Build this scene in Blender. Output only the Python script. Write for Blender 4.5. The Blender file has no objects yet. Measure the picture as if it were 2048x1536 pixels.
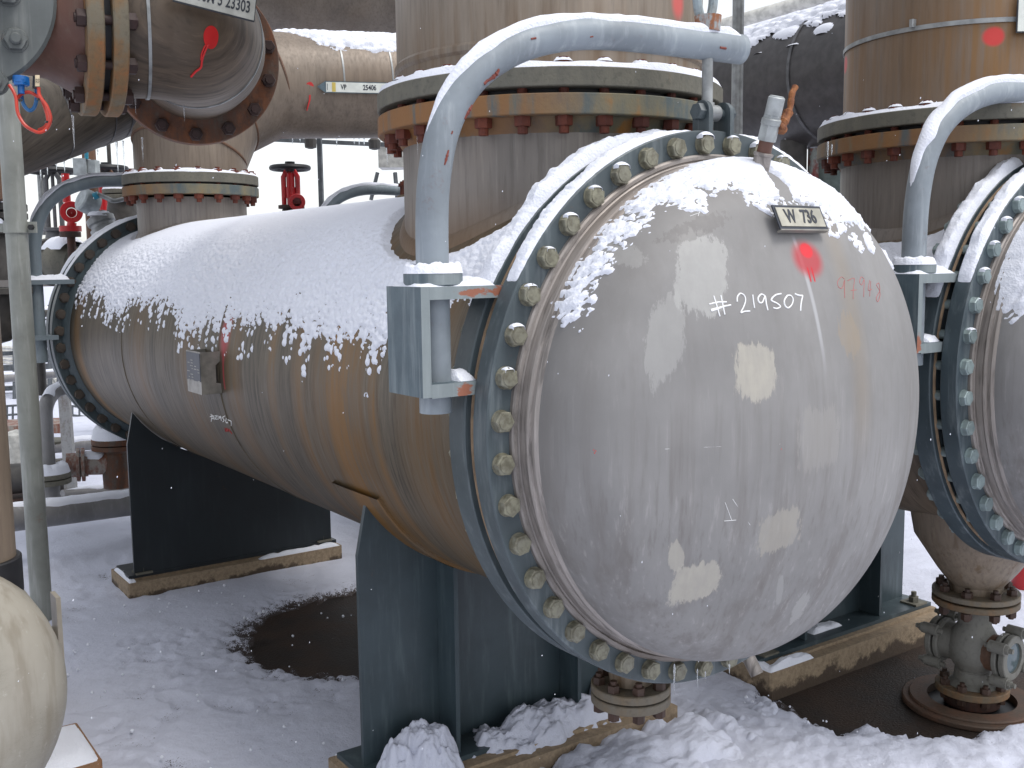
import bpy, math, random
import numpy as np
from mathutils import Vector, Matrix
random.seed(7)
PI = math.pi
S = bpy.context.scene

# ------------------------------------------------------------------ camera
CAM = np.array([-2.32681, -2.20057, 0.46102]); YAW, PIT, ROL, FOC = .615263, .116289, -.012357, 2081.93
def _axes():
    cy, sy, cp, sp = math.cos(YAW), math.sin(YAW), math.cos(PIT), math.sin(PIT)
    f = np.array([sy*cp, cy*cp, -sp]); r = np.array([cy, -sy, 0.]); u = np.cross(r, f)
    return math.cos(ROL)*r+math.sin(ROL)*u, math.cos(ROL)*u-math.sin(ROL)*r, f
CR, CU, CF = _axes()
cd = bpy.data.cameras.new('camera'); cam = bpy.data.objects.new('camera', cd); S.collection.objects.link(cam)
cd.sensor_width = 36; cd.lens = FOC/2048*36; cd.clip_start = .05; cd.clip_end = 3000
cam.matrix_world = Matrix(((CR[0], CU[0], -CF[0], CAM[0]), (CR[1], CU[1], -CF[1], CAM[1]), (CR[2], CU[2], -CF[2], CAM[2]), (0, 0, 0, 1)))
S.camera = cam
# ------------------------------------------------------------------ light
SUN_EL, SUN_AZ = math.radians(62), math.radians(150)      # azimuth clockwise from +Y
w = bpy.data.worlds.new('World'); S.world = w; w.use_nodes = True
nt = w.node_tree; bg = nt.nodes['Background']
sky = nt.nodes.new('ShaderNodeTexSky'); sky.sky_type = 'NISHITA'; sky.sun_disc = False
sky.sun_elevation = SUN_EL; sky.sun_rotation = SUN_AZ; sky.air_density = 1.0; sky.dust_density = 1.0; sky.ozone_density = 1.0
hs = nt.nodes.new('ShaderNodeHueSaturation'); hs.inputs['Saturation'].default_value = .2; hs.inputs['Value'].default_value = 1.0
nt.links.new(sky.outputs[0], hs.inputs['Color']); # overcast: the cloud layer is brighter overhead than at the horizon
tc = nt.nodes.new('ShaderNodeTexCoord'); sx = nt.nodes.new('ShaderNodeSeparateXYZ'); nt.links.new(tc.outputs['Generated'], sx.inputs[0])
mr = nt.nodes.new('ShaderNodeMapRange'); nt.links.new(sx.outputs[2], mr.inputs[0]); mr.inputs[1].default_value = 0; mr.inputs[2].default_value = 1; mr.inputs[3].default_value = .95; mr.inputs[4].default_value = 1.5
cm = nt.nodes.new('ShaderNodeVectorMath'); cm.operation = 'SCALE'; nt.links.new(hs.outputs[0], cm.inputs[0]); nt.links.new(mr.outputs[0], cm.inputs['Scale'])
nt.links.new(cm.outputs[0], bg.inputs[0]); bg.inputs[1].default_value = .15
sd = bpy.data.lights.new('sun', 'SUN'); sd.energy = 1.3; sd.angle = math.radians(24); sd.color = (1, .97, .93)
sun = bpy.data.objects.new('sun', sd); S.collection.objects.link(sun)
sv = Vector((math.sin(SUN_AZ)*math.cos(SUN_EL), math.cos(SUN_AZ)*math.cos(SUN_EL), math.sin(SUN_EL)))
sun.rotation_euler = sv.to_track_quat('Z', 'Y').to_euler(); sun.location = (0, -3, 8)
S.view_settings.view_transform = 'Standard'; S.view_settings.look = 'None'; S.view_settings.gamma = 1; S.view_settings.exposure = .52
S.cycles.max_bounces = 6; S.cycles.diffuse_bounces = 3; S.cycles.glossy_bounces = 3

# ------------------------------------------------------------------ measuring helpers (photo measured at 2048 px)
def ray(px, py):
    d = CF+(px-1024)/FOC*CR-(py-768)/FOC*CU
    return CAM, d
def at(px, py, dep):
    o, d = ray(px, py); return o+d*dep
def onp(px, py, ax, v):
    o, d = ray(px, py); return o+d*((v-o[ax])/d[ax])
def oncyl(px, py, R, x0=0., z0=0.):
    o, d = ray(px, py); a = d[0]**2+d[2]**2; b = 2*((o[0]-x0)*d[0]+(o[2]-z0)*d[2]); c = (o[0]-x0)**2+(o[2]-z0)**2-R*R
    return o+d*((-b-max(b*b-4*a*c, 0)**.5)/2/a)
def onup(px, py, cx, cy, r):      # nearest hit on an upright cylinder
    o, d = ray(px, py); a = d[0]**2+d[1]**2; b = 2*((o[0]-cx)*d[0]+(o[1]-cy)*d[1]); c = (o[0]-cx)**2+(o[1]-cy)**2-r*r
    return o+d*((-b-max(b*b-4*a*c, 0)**.5)/2/a)
ZG = -1.575     # bare slab level
ZS = -1.525     # snow level

# ------------------------------------------------------------------ numpy noise
def _h(ix, iy, s):
    n = (ix.astype(np.int64)*374761393+iy.astype(np.int64)*668265263+s*974711) & 0x7fffffff
    n = (n ^ (n >> 13))*1274126177 & 0x7fffffff
    return ((n ^ (n >> 16)) & 0xffffff)/float(0xffffff)
def vnoise(x, y, s=0):
    ix, iy = np.floor(x), np.floor(y); fx, fy = x-ix, y-iy
    fx = fx*fx*(3-2*fx); fy = fy*fy*(3-2*fy)
    a, b, c, d = _h(ix, iy, s), _h(ix+1, iy, s), _h(ix, iy+1, s), _h(ix+1, iy+1, s)
    return (a*(1-fx)+b*fx)*(1-fy)+(c*(1-fx)+d*fx)*fy
def fbm(x, y, o=4, s=0):
    r, a, t = 0, 1, 0
    for k in range(o):
        r = r+a*vnoise(x*2**k+k*7.3, y*2**k-k*3.1, s+k); t += a; a *= .5
    return r/t
def clumps(x, y, cov, s=0):
    """rounded lumps on a jittered grid; a lump exists where its random number is below the coverage"""
    ix, iy = np.floor(x), np.floor(y); best = np.zeros_like(x)
    for dx in (-1, 0, 1):
        for dy in (-1, 0, 1):
            cx, cy = ix+dx, iy+dy
            jx, jy, r0, on = cx+_h(cx, cy, s), cy+_h(cx, cy, s+1), _h(cx, cy, s+2), _h(cx, cy, s+3)
            R = .45+.5*r0
            q = np.clip(1-((x-jx)**2+(y-jy)**2)/R**2, 0, 1)
            best = np.maximum(best, np.where(on < cov, np.sqrt(q)*R, 0))
    return best
def sm(x, a, b):
    t = np.clip((x-a)/(b-a), 0, 1); return t*t*(3-2*t)

# ------------------------------------------------------------------ node materials
class X:
    def __init__(s, m, sock): s.m, s.s = m, sock
    def _o(s, op, o, rev=False):
        n = s.m.nt.nodes.new('ShaderNodeMath'); n.operation = op
        a, b = (o, s) if rev else (s, o)
        s.m.set(n.inputs[0], a); s.m.set(n.inputs[1], b); return X(s.m, n.outputs[0])
    def __add__(s, o): return s._o('ADD', o)
    __radd__ = __add__
    def __sub__(s, o): return s._o('SUBTRACT', o)
    def __rsub__(s, o): return s._o('SUBTRACT', o, True)
    def __mul__(s, o): return s._o('MULTIPLY', o)
    __rmul__ = __mul__
    def __truediv__(s, o): return s._o('DIVIDE', o)
    def f(s, op, o=0.): return s._o(op, o)
    def mx(s, o): return s._o('MAXIMUM', o)
    def mn(s, o): return s._o('MINIMUM', o)
    def abs(s): return s._o('ABSOLUTE', 0)
    def step(s, a, b):
        n = s.m.nt.nodes.new('ShaderNodeMapRange'); n.interpolation_type = 'SMOOTHSTEP'; n.clamp = True
        rev = a > b
        s.m.set(n.inputs[0], s)
        n.inputs[1].default_value, n.inputs[2].default_value = (b, a) if rev else (a, b)
        n.inputs[3].default_value, n.inputs[4].default_value = (1, 0) if rev else (0, 1)
        return X(s.m, n.outputs[0])
class Mat:
    def __init__(m, name, rough=.5, metal=0., spec=.5):
        m.mat = bpy.data.materials.new(name); m.mat.use_nodes = True; m.nt = m.mat.node_tree
        m.b = m.nt.nodes['Principled BSDF']; m.b.inputs['Roughness'].default_value = rough; m.b.inputs['Metallic'].default_value = metal
        m.b.inputs['Specular IOR Level'].default_value = spec
        g = m.nt.nodes.new('ShaderNodeNewGeometry'); m.P = g.outputs['Position']; m.N = g.outputs['Normal']
        sp = m.nt.nodes.new('ShaderNodeSeparateXYZ'); m.nt.links.new(m.P, sp.inputs[0]); m.x, m.y, m.z = [X(m, o) for o in sp.outputs]
        sn = m.nt.nodes.new('ShaderNodeSeparateXYZ'); m.nt.links.new(m.N, sn.inputs[0]); m.nx, m.ny, m.nz = [X(m, o) for o in sn.outputs]
    def set(m, inp, v):
        if isinstance(v, X): m.nt.links.new(v.s, inp)
        elif isinstance(v, (int, float)): inp.default_value = v
        elif isinstance(v, (tuple, list)): inp.default_value = (*v, 1) if len(v) == 3 and len(inp.default_value) == 4 else v
        else: m.nt.links.new(v, inp)
    def vec(m, x, y, z):
        n = m.nt.nodes.new('ShaderNodeCombineXYZ')
        for i, v in enumerate((x, y, z)): m.set(n.inputs[i], v)
        return n.outputs[0]
    def noise(m, vec=None, sc=5., det=4., ro=.55, dist=0.):
        n = m.nt.nodes.new('ShaderNodeTexNoise'); m.nt.links.new(vec if vec is not None else m.P, n.inputs['Vector'])
        n.inputs['Scale'].default_value = sc; n.inputs['Detail'].default_value = det; n.inputs['Roughness'].default_value = ro; n.inputs['Distortion'].default_value = dist
        return X(m, n.outputs['Fac'])
    def vor(m, vec=None, sc=20., rnd=1.):
        n = m.nt.nodes.new('ShaderNodeTexVoronoi'); m.nt.links.new(vec if vec is not None else m.P, n.inputs['Vector'])
        n.inputs['Scale'].default_value = sc; n.inputs['Randomness'].default_value = rnd; return X(m, n.outputs['Distance'])
    def mix(m, f, a, b):
        n = m.nt.nodes.new('ShaderNodeMix'); n.data_type = 'RGBA'
        m.set(n.inputs[0], f); m.set(n.inputs[6], a); m.set(n.inputs[7], b); return X(m, n.outputs[2])
    def col(m, c): m.set(m.b.inputs['Base Color'], c)
    def rough(m, r): m.set(m.b.inputs['Roughness'], r)
    def bump(m, h, st=.3, dist=.01):
        n = m.nt.nodes.new('ShaderNodeBump'); n.inputs['Strength'].default_value = st; n.inputs['Distance'].default_value = dist
        m.set(n.inputs['Height'], h); m.nt.links.new(n.outputs[0], m.b.inputs['Normal'])
    def blob(m, a, b, ca, cb, ra, rb, soft=.15, nz=None, k=.5, rot=0., sq=False):
        da, db = a-ca, b-cb
        if rot:
            c, s = math.cos(rot), math.sin(rot); da, db = da*c+db*s, db*c-da*s
        da, db = da/ra, db/rb
        d = (da*da+db*db).f('SQRT') if not sq else ((da*da)*(da*da)+(db*db)*(db*db)).f('SQRT').f('SQRT')
        if nz is not None: d = d+(nz-.5)*k
        return d.step(1+soft, 1-soft)

def snow_mat(name='snow', c=(.76, .78, .85)):
    m = Mat(name, rough=.65, spec=.25)
    n = m.noise(sc=55, det=5); v = m.vor(sc=130)
    m.col(m.mix(m.noise(sc=7), (c[0]*.95, c[1]*.95, c[2]*.96), c)); m.bump(n*.7+v*.5, .5, .006)
    m.b.inputs['Subsurface Weight'].default_value = 0
    return m.mat
SNOW = snow_mat()
def paint(name, c, chalk=(.33, .37, .38), rust=.35, rough=.45, streak=1., rustc=(.17, .06, .02)):
    m = Mat(name, rough=rough)
    n1 = m.noise(m.vec(m.x*1., m.y*1., m.z*.12), 22, 5, .6); n2 = m.noise(m.vec(m.x*1., m.y*1., m.z*.05), 70, 4, .6)
    n3 = m.noise(sc=4, det=5, ro=.6); n4 = m.noise(sc=26, det=6, ro=.7)
    base = m.mix(n3.step(.35, .7), c, [v*.72 for v in c])
    base = m.mix(n1.step(.5, .78)*.55*streak, base, chalk); base = m.mix(n2.step(.6, .8)*.35*streak, base, chalk)
    base = m.mix((n4*.6+n3*.4).step(.62-.1*rust, .68)*rust, base, rustc)
    m.col(base); m.rough(n4*.25+rough-.1); m.bump(n4, .12, .004)
    return m.mat
BLUE = paint('flange_paint', (.064, .083, .092), chalk=(.23, .26, .27), rust=.25)
BLUE2 = paint('flange_paint_cool', (.055, .076, .088), rust=.05, streak=.6)
DAVIT = paint('davit_paint', (.25, .285, .315), chalk=(.45, .485, .51), rust=.22, rough=.5, rustc=(.16, .035, .02))
GREYP = paint('grey_post_paint', (.25, .26, .235), chalk=(.42, .43, .41), rust=.3)
SHADEP = paint('shaded_saddle_paint', (.010, .015, .019), chalk=(.035, .045, .05), rust=.15, rough=.4, streak=.5)  # rear saddles: shade under the vessel is put into this colour
SADP = paint('saddle_paint', (.040, .060, .070), chalk=(.13, .17, .18), rust=.18, rough=.38, streak=.7)
RED = paint('red_valve_paint', (.5, .015, .02), chalk=(.55, .08, .08), rust=.15, rough=.3, streak=.3)
BROWNP = paint('brown_primer', (.12, .05, .032), chalk=(.16, .11, .08), rust=.6)
CASTG = paint('cast_grey', (.115, .127, .125), chalk=(.24, .25, .24), rust=.15, rough=.6)
BEIGE = paint('beige_paint', (.48, .42, .33), chalk=(.56, .52, .45), rust=.12, rough=.4)
DARKST = None
def plain(name, c, rough=.5, metal=0., nz=.3):
    m = Mat(name, rough=rough, metal=metal); n = m.noise(sc=18, det=5)
    m.col(m.mix(n.step(.3, .7), [v*(1-nz) for v in c], [v*(1+nz*.5) for v in c])); m.bump(n, .15, .003); return m.mat
DARKST = plain('dark_lagging', (.062, .057, .057), .42, .25, .25)
BLACK = plain('black_rubber', (.012, .012, .014), .5)
def rusty(name, a, b, c, lo=.4, hi=.62, sc=7, left=None):
    m = Mat(name, rough=.7); n = m.noise(sc=sc, det=8, ro=.65); n2 = m.noise(m.vec(m.x, m.y, m.z*.2), sc*4, 5, .6)
    f = (n*.6+n2*.4)
    m.col(m.mix(m.noise(sc=60, det=4).step(.5, .75)*.5, m.mix(f.step(hi-.02, hi+.1), m.mix(f.step(lo, hi), a, b), c), [v*.5 for v in a])) if left is None else m.col(m.mix((m.x.step(left[0]+.3, left[0]-.1)*m.x.step(left[0]-.9, left[0]-.85)).mx(m.x.step(left[1]+.3, left[1]-.1)*m.x.step(left[1]-.6, left[1]-.5))*(n2.step(.3, .5)*.8+.1), m.mix(f.step(lo, hi), a, m.mix(f.step(hi-.02, hi+.1), b, c)), m.mix(n, (.30, .13, .03), (.16, .07, .025))))
    m.bump(n2+m.noise(sc=90), .35, .004); return m.mat
RUSTF = rusty('rusty_flange', (.115, .11, .088), (.15, .14, .108), (.16, .095, .045), .40, .62, 5)
RUSTO = rusty('orange_rust_flange', (.075, .10, .105), (.17, .15, .095), (.30, .14, .035), .40, .56, 4, left=(-.45, 1.42))
RUSTD = rusty('dark_rust', (.035, .018, .013), (.075, .025, .014), (.14, .045, .018))
RUSTB = rusty('rust_brown_pipe', (.10, .055, .035), (.16, .08, .045), (.22, .12, .06))
NUTR = rusty('rusty_nut', (.08, .018, .010), (.15, .032, .013), (.24, .06, .018))
RUSTY_W = rusty('rusty_handle', (.13, .04, .015), (.30, .11, .03), (.5, .42, .34), sc=26)
def boltm():
    m = Mat('zinc_bolt', rough=.5, metal=.25); n = m.noise(sc=60, det=5); n2 = m.noise(sc=9)
    m.col(m.mix(n.step(.35, .7), m.mix(n2.step(.35, .65), (.25, .24, .175), (.215, .208, .165)), (.13, .12, .085))); m.bump(n, .12, .0012); return m.mat
BOLT = boltm(); BOLTG = plain('grey_bolt', (.26, .32, .32), .45, .3)
GALV = plain('galvanised', (.30, .31, .31), .45, .4); GALVD = plain('dark_galvanised', (.12, .12, .125), .5, .3)
def steel(name, c, vertical=False, X0=0., Z0=0., rust=((1.14, .16, .8),), rustc=(.135, .068, .020), metal=.15, extra=None, dark=.6):
    """weathered stainless; on a lying cylinder the streaks run round the shell, on a standing one downwards"""
    m = Mat(name, rough=.45, metal=metal)
    if vertical:
        u = m.vec(m.x, m.y, m.z*.06); u2 = m.vec(m.x, m.y, m.z*.25)
    else:
        u = m.vec(m.x*.08, m.y, m.z*.08); u2 = m.vec(m.x*.35, m.y, m.z*.35)
    s1, s2, s3 = m.noise(u, 14, 6, .65, .3), m.noise(u, 60, 5, .65), m.noise(u2, 5, 5, .6)
    big = m.noise(sc=2.2, det=4)
    b = m.mix(s3.step(.3, .7), [v*1.12 for v in c], [v*.82 for v in c])
    kk = .45 if vertical else 1.
    b = m.mix(s1.step(.46, .70)*.65*kk, b, [v*dark*.8 for v in c]); b = m.mix(s2.step(.50, .64)*.75*kk, b, [v*.38 for v in c])
    b = m.mix(s2.step(.45, .3)*.45*kk, b, [min(1, v*1.7) for v in c])
    b = m.mix(big.step(.45, .75)*.3, b, (c[0]*1.1, c[1]*.95, c[2]*.78))
    if not vertical:
        for yc, wd, k in rust:
            f = (1-((m.y-yc).abs()/wd)).mx(0)*(s1*.9+s2*.9-.1).step(.55, .95)*k
            f = f*(m.z*-1+.62-Z0*0).step(-.1, .35)
            b = m.mix(f.mn(.9), b, rustc)
    else:
        for fn in rust: b = m.mix(fn(m, s1, s2), b, rustc)
    if extra: b = extra(m, b, s1, s2)
    m.col(b); m.rough(s2*.3+.34); m.bump(s2*.6+m.noise(sc=120)*.4, .08, .003)
    return m.mat
def red_spot(axis_a, axis_b, ca, cb, ra, rb, c=(.55, .02, .02), soft=.3, drip=None):
    def f(m, b, *a):
        A, B = getattr(m, axis_a), getattr(m, axis_b)
        b = m.mix(m.blob(A, B, ca, cb, ra, rb, soft)*.92, b, c)
        if drip:
            for (da, ba, bb, wd) in drip:
                f1 = ((A-da-(B-bb)*wd[1]).abs()).step(wd[0]*1.4, wd[0]*.6)*B.step(ba-.005, ba+.005)*B.step(bb+.01, bb)
                b = m.mix(f1*.9, b, c)
        return b
    return f
q = oncyl(452, 665, .73)
SHELL = steel('shell_steel', (.100, .079, .053), rustc=(.20, .098, .022), rust=((1.12, .26, 1.25), (.86, .05, .9), (1.72, .06, .8), (2.15, .14, .6), (2.75, .22, .5), (1.45, .10, .7), (4.95, .12, 1.), (.55, .20, .6), (3.6, .2, .5)), extra=red_spot('y', 'z', q[1], q[2], .05, .10, (.36, .035, .045), .5, drip=((q[1]+.0, q[2]-.25, q[2]-.05, (.008, 0)),)))
SHELL2 = steel('neighbour_shell_steel', (.15, .118, .088), X0=2.0, rust=((1.1, .3, .5), (3.3, .2, .5)))
TOPST = steel('standing_pipe_steel', (.205, .168, .132), vertical=True, rust=(lambda m, a, b: m.z.step(1.35, 1.13)*a.step(.4, .7)*.55,),
              extra=red_spot('x', 'z', float(onup(1356, 8, 0, .84, .54)[0]), float(onup(1356, 4, 0, .84, .54)[2]), .03, .05, (.5, .08, .07), .5))
LOWST = steel('nozzle_steel', (.215, .192, .172), vertical=True, rust=(lambda m, a, b: (m.x+m.y*-.2).step(-.35, -.6)*m.z.step(.75, .45)*.85,))
q2 = onup(1988, 73, 2.005, .479, .495)
TOPST2 = steel('neighbour_pipe_steel', (.155, .125, .10), vertical=True, rust=(lambda m, a, b: m.blob(m.x, m.z, 1.64, 1.28, .15, .34, .6, a, 1.4)*a.step(.32, .6)*.8, lambda m, a, b: (m.x-1.66).abs().step(.012, .004)*.6),
               extra=red_spot('x', 'z', float(q2[0]), float(q2[2]), .028, .036, (.55, .03, .03), .25), rustc=(.20, .095, .022))
LOWST2 = steel('neighbour_nozzle_steel', (.20, .175, .155), vertical=True, rust=())
PIPEST = steel('far_pipe_steel', (.19, .15, .115), vertical=True, rust=(), extra=None)
ELBST = steel('elbow_steel', (.115, .082, .056), rust=())
CONEST = steel('cone_steel', (.25, .20, .15), vertical=True, rust=(lambda m, a, b: a.step(.5, .7)*.7,))

Rd, sd_, rk_, Rc_ = .737, .067, .235, 1.27      # dished cover: radius, skirt, knuckle radius, crown radius
_a = math.asin((Rd-rk_)/(Rc_-rk_)); hd = Rc_-math.sqrt((Rc_-rk_)**2-(Rd-rk_)**2)
DP = np.array([(Rd-rk_+rk_*math.cos(t), rk_*math.sin(t), math.cos(t), math.sin(t)) for t in np.linspace(0, PI/2-_a, 60)]+
              [(Rc_*math.sin(t), hd-Rc_*(1-math.cos(t)), math.sin(t), math.cos(t)) for t in np.linspace(_a, 0.0006, 60)[1:]])   # radius, depth, normal
DS = np.concatenate([[0], np.cumsum(np.hypot(np.diff(DP[:, 0]), np.diff(DP[:, 1])))])
def ondome(px, py, off=0.):
    o, d = ray(px, py); ts = np.arange(1.6, 4.4, .001); q = o[None]+ts[:, None]*d[None]
    r = np.hypot(q[:, 0], q[:, 2]); dep = np.interp(r, DP[::-1, 0], DP[::-1, 1]); hit = (r < Rd)*(q[:, 1] > -sd_-dep)
    k = int(np.argmax(hit)) if hit.any() else len(ts)-1
    return o+ts[k]*d-d*off
def dome_mat(name, x0, z0, full=True):
    m = Mat(name, rough=.55, metal=.05, spec=.35)
    x, z = m.x-x0, m.z-z0
    u = m.vec(x, m.y*1., z*.05); s1, s2, s3 = m.noise(u, 12, 6, .6, .4), m.noise(u, 55, 5, .65), m.noise(sc=3.2, det=5); n4 = m.noise(sc=24, det=5, ro=.65)
    c = (.236, .229, .224)
    b = m.mix(s3.step(.3, .7), [v*1.07 for v in c], [v*.88 for v in c])
    low = z.step(.35, -.35)
    b = m.mix(s1.step(.46, .66)*(low*.45+.15), b, (.155, .14, .13)); b = m.mix(s2.step(.52, .7)*(low*.4+.1), b, (.15, .135, .125))
    b = m.mix(s2.step(.45, .28)*(low*.3+.08), b, (.42, .40, .39))
    if full:
        L = (.39, .385, .37); T = (.40, .375, .325)
        for (px, py, rx, rz, rot, cc, k, f, sq) in ((1405, 545, .062, .105, -.4, L, .8, .8, True), (1330, 680, .045, .12, -.3, L, .9, .5, False), (1512, 745, .058, .070, 0, T, .8, .95, True),
                                          (1558, 1062, .070, .058, .2, (.36, .335, .29), .9, .7, True), (1390, 1165, .066, .055, .15, T, .8, .95, True), (1352, 1112, .020, .045, .3, T, .7, .8, False),
                                          (1640, 880, .075, .085, 0, (.31, .295, .275), .9, .5, True), (1600, 1215, .03, .05, 0, L, 1., .5, False), (1560, 1180, .012, .05, .3, L, .7, .4, False), (1395, 455, .10, .022, .35, (.15, .14, .135), 1.2, .6, False), (1245, 510, .04, .03, 0, L, 1.2, .5, False),
                                          (1700, 670, .05, .06, 0, (.30, .235, .16), 1.2, .45, False)):
            h_ = ondome(px, py)
            b = m.mix(m.blob(x, z, float(h_[0]), float(h_[2]), rx, rz, .08, m.noise(m.vec(x, m.y, z*.16), 60, 5, .75), k*1.7, rot, sq)*f*(n4*.6+s2*.7+.2).mn(1), b, cc)
        st = (x+z*.05+.032).abs().step(.010, .002)*z.step(.12, .3)*z.step(.53, .5)   # white run below the name plate
        b = m.mix(st*.5, b, (.5, .5, .52))
        kn_shade = ((x*x+z*z).f('SQRT')).step(.63, .71); b = m.mix(kn_shade*(s3*.8+.2)*.35, b, (.14, .13, .12))  # knuckle shading painted as a darker ring round the dish edge
        b = m.mix((x-.115+(z-.3)*.02).abs().step(.07, .0)*z.step(-.15, .1)*.3, b, (.26, .20, .13))
        rc = ondome(1614, 516); rx_, rz_ = float(rc[0]), float(rc[2]); red = m.blob(x, z, rx_+.002, rz_-.003, .054, .046, .35); b = m.mix(red*.85, b, (.42, .035, .045))
        b = m.mix(m.blob(x, z, rx_+.006, rz_+.020, .024, .020, .2), b, (.62, .03, .04))
        for dx in (rx_-.010, rx_+.006): b = m.mix((x-dx).abs().step(.0035, .002)*z.step(rz_-.066, rz_-.062)*z.step(rz_-.02, rz_-.03), b, (.5, .02, .03))
    m.col(b); m.rough(n4*.2+.48); m.bump(n4*.5+m.noise(sc=5, det=2)*2.+s2*.2, .10, .006); return m.mat
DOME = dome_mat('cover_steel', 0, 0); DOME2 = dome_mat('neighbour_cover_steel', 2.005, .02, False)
SKIRT = steel('weld_steel', (.30, .27, .25), rust=(), metal=.3)
def concrete():
    m = Mat('wet_concrete', rough=.8); n = m.noise(sc=5, det=7, ro=.65); n2 = m.noise(sc=40, det=6, ro=.7)
    b = m.mix(n2.step(.3, .7), (.33, .25, .165), (.21, .155, .10)); b = m.mix((n*.8+(m.z+1.5)*-3.).step(.40, .50)*.9, b, (.045, .028, .018))
    m.col(b); m.bump(n2, .5, .01); return m.mat
CONC = concrete()
def asphalt():
    m = Mat('wet_asphalt', rough=.6); n = m.noise(sc=3, det=6, ro=.6); n2 = m.noise(sc=90, det=4)
    m.col(m.mix(n.step(.4, .65), (.014, .008, .005), (.034, .018, .010))); m.rough(n*.4+.45); m.bump(n2, .6, .01); return m.mat
ASPH = asphalt()
def ice():
    m = Mat('ice', rough=.08); m.b.inputs['Transmission Weight'].default_value = .85; m.b.inputs['IOR'].default_value = 1.31; m.col((.93, .96, 1)); m.bump(m.noise(sc=90), .4, .004); return m.mat
ICE = ice()
WHITEP = plain('chalk_white', (.85, .85, .85), .8, nz=.05); REDCH = plain('red_chalk', (.42, .12, .12), .8, nz=.1)
PLATE = plain('plate_metal', (.27, .255, .225), .35, .5, .3); PLATED = plain('plate_black', (.02, .024, .035), .35)
PLATEW = plain('sign_white', (.72, .74, .68), .4, nz=.1); YEL = plain('sign_yellow', (.62, .48, .12), .4, nz=.1); SIGNB = plain('sign_grey_blue', (.10, .14, .16), .4)
CABR = plain('red_cable', (.5, .04, .02), .35); CABB = plain('blue_cable', (.02, .12, .30), .35); TEAL = plain('teal_plastic', (.02, .22, .32), .4)
GLASS = plain('sight_glass', (.09, .12, .13), .12, 0, .1)
FARG = plain('far_structure_grey', (.09, .10, .11), .6); LGREY = plain('light_grey_enclosure', (.36, .40, .41), .5); FARW = plain('far_white_tank', (.55, .54, .50), .5)

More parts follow.
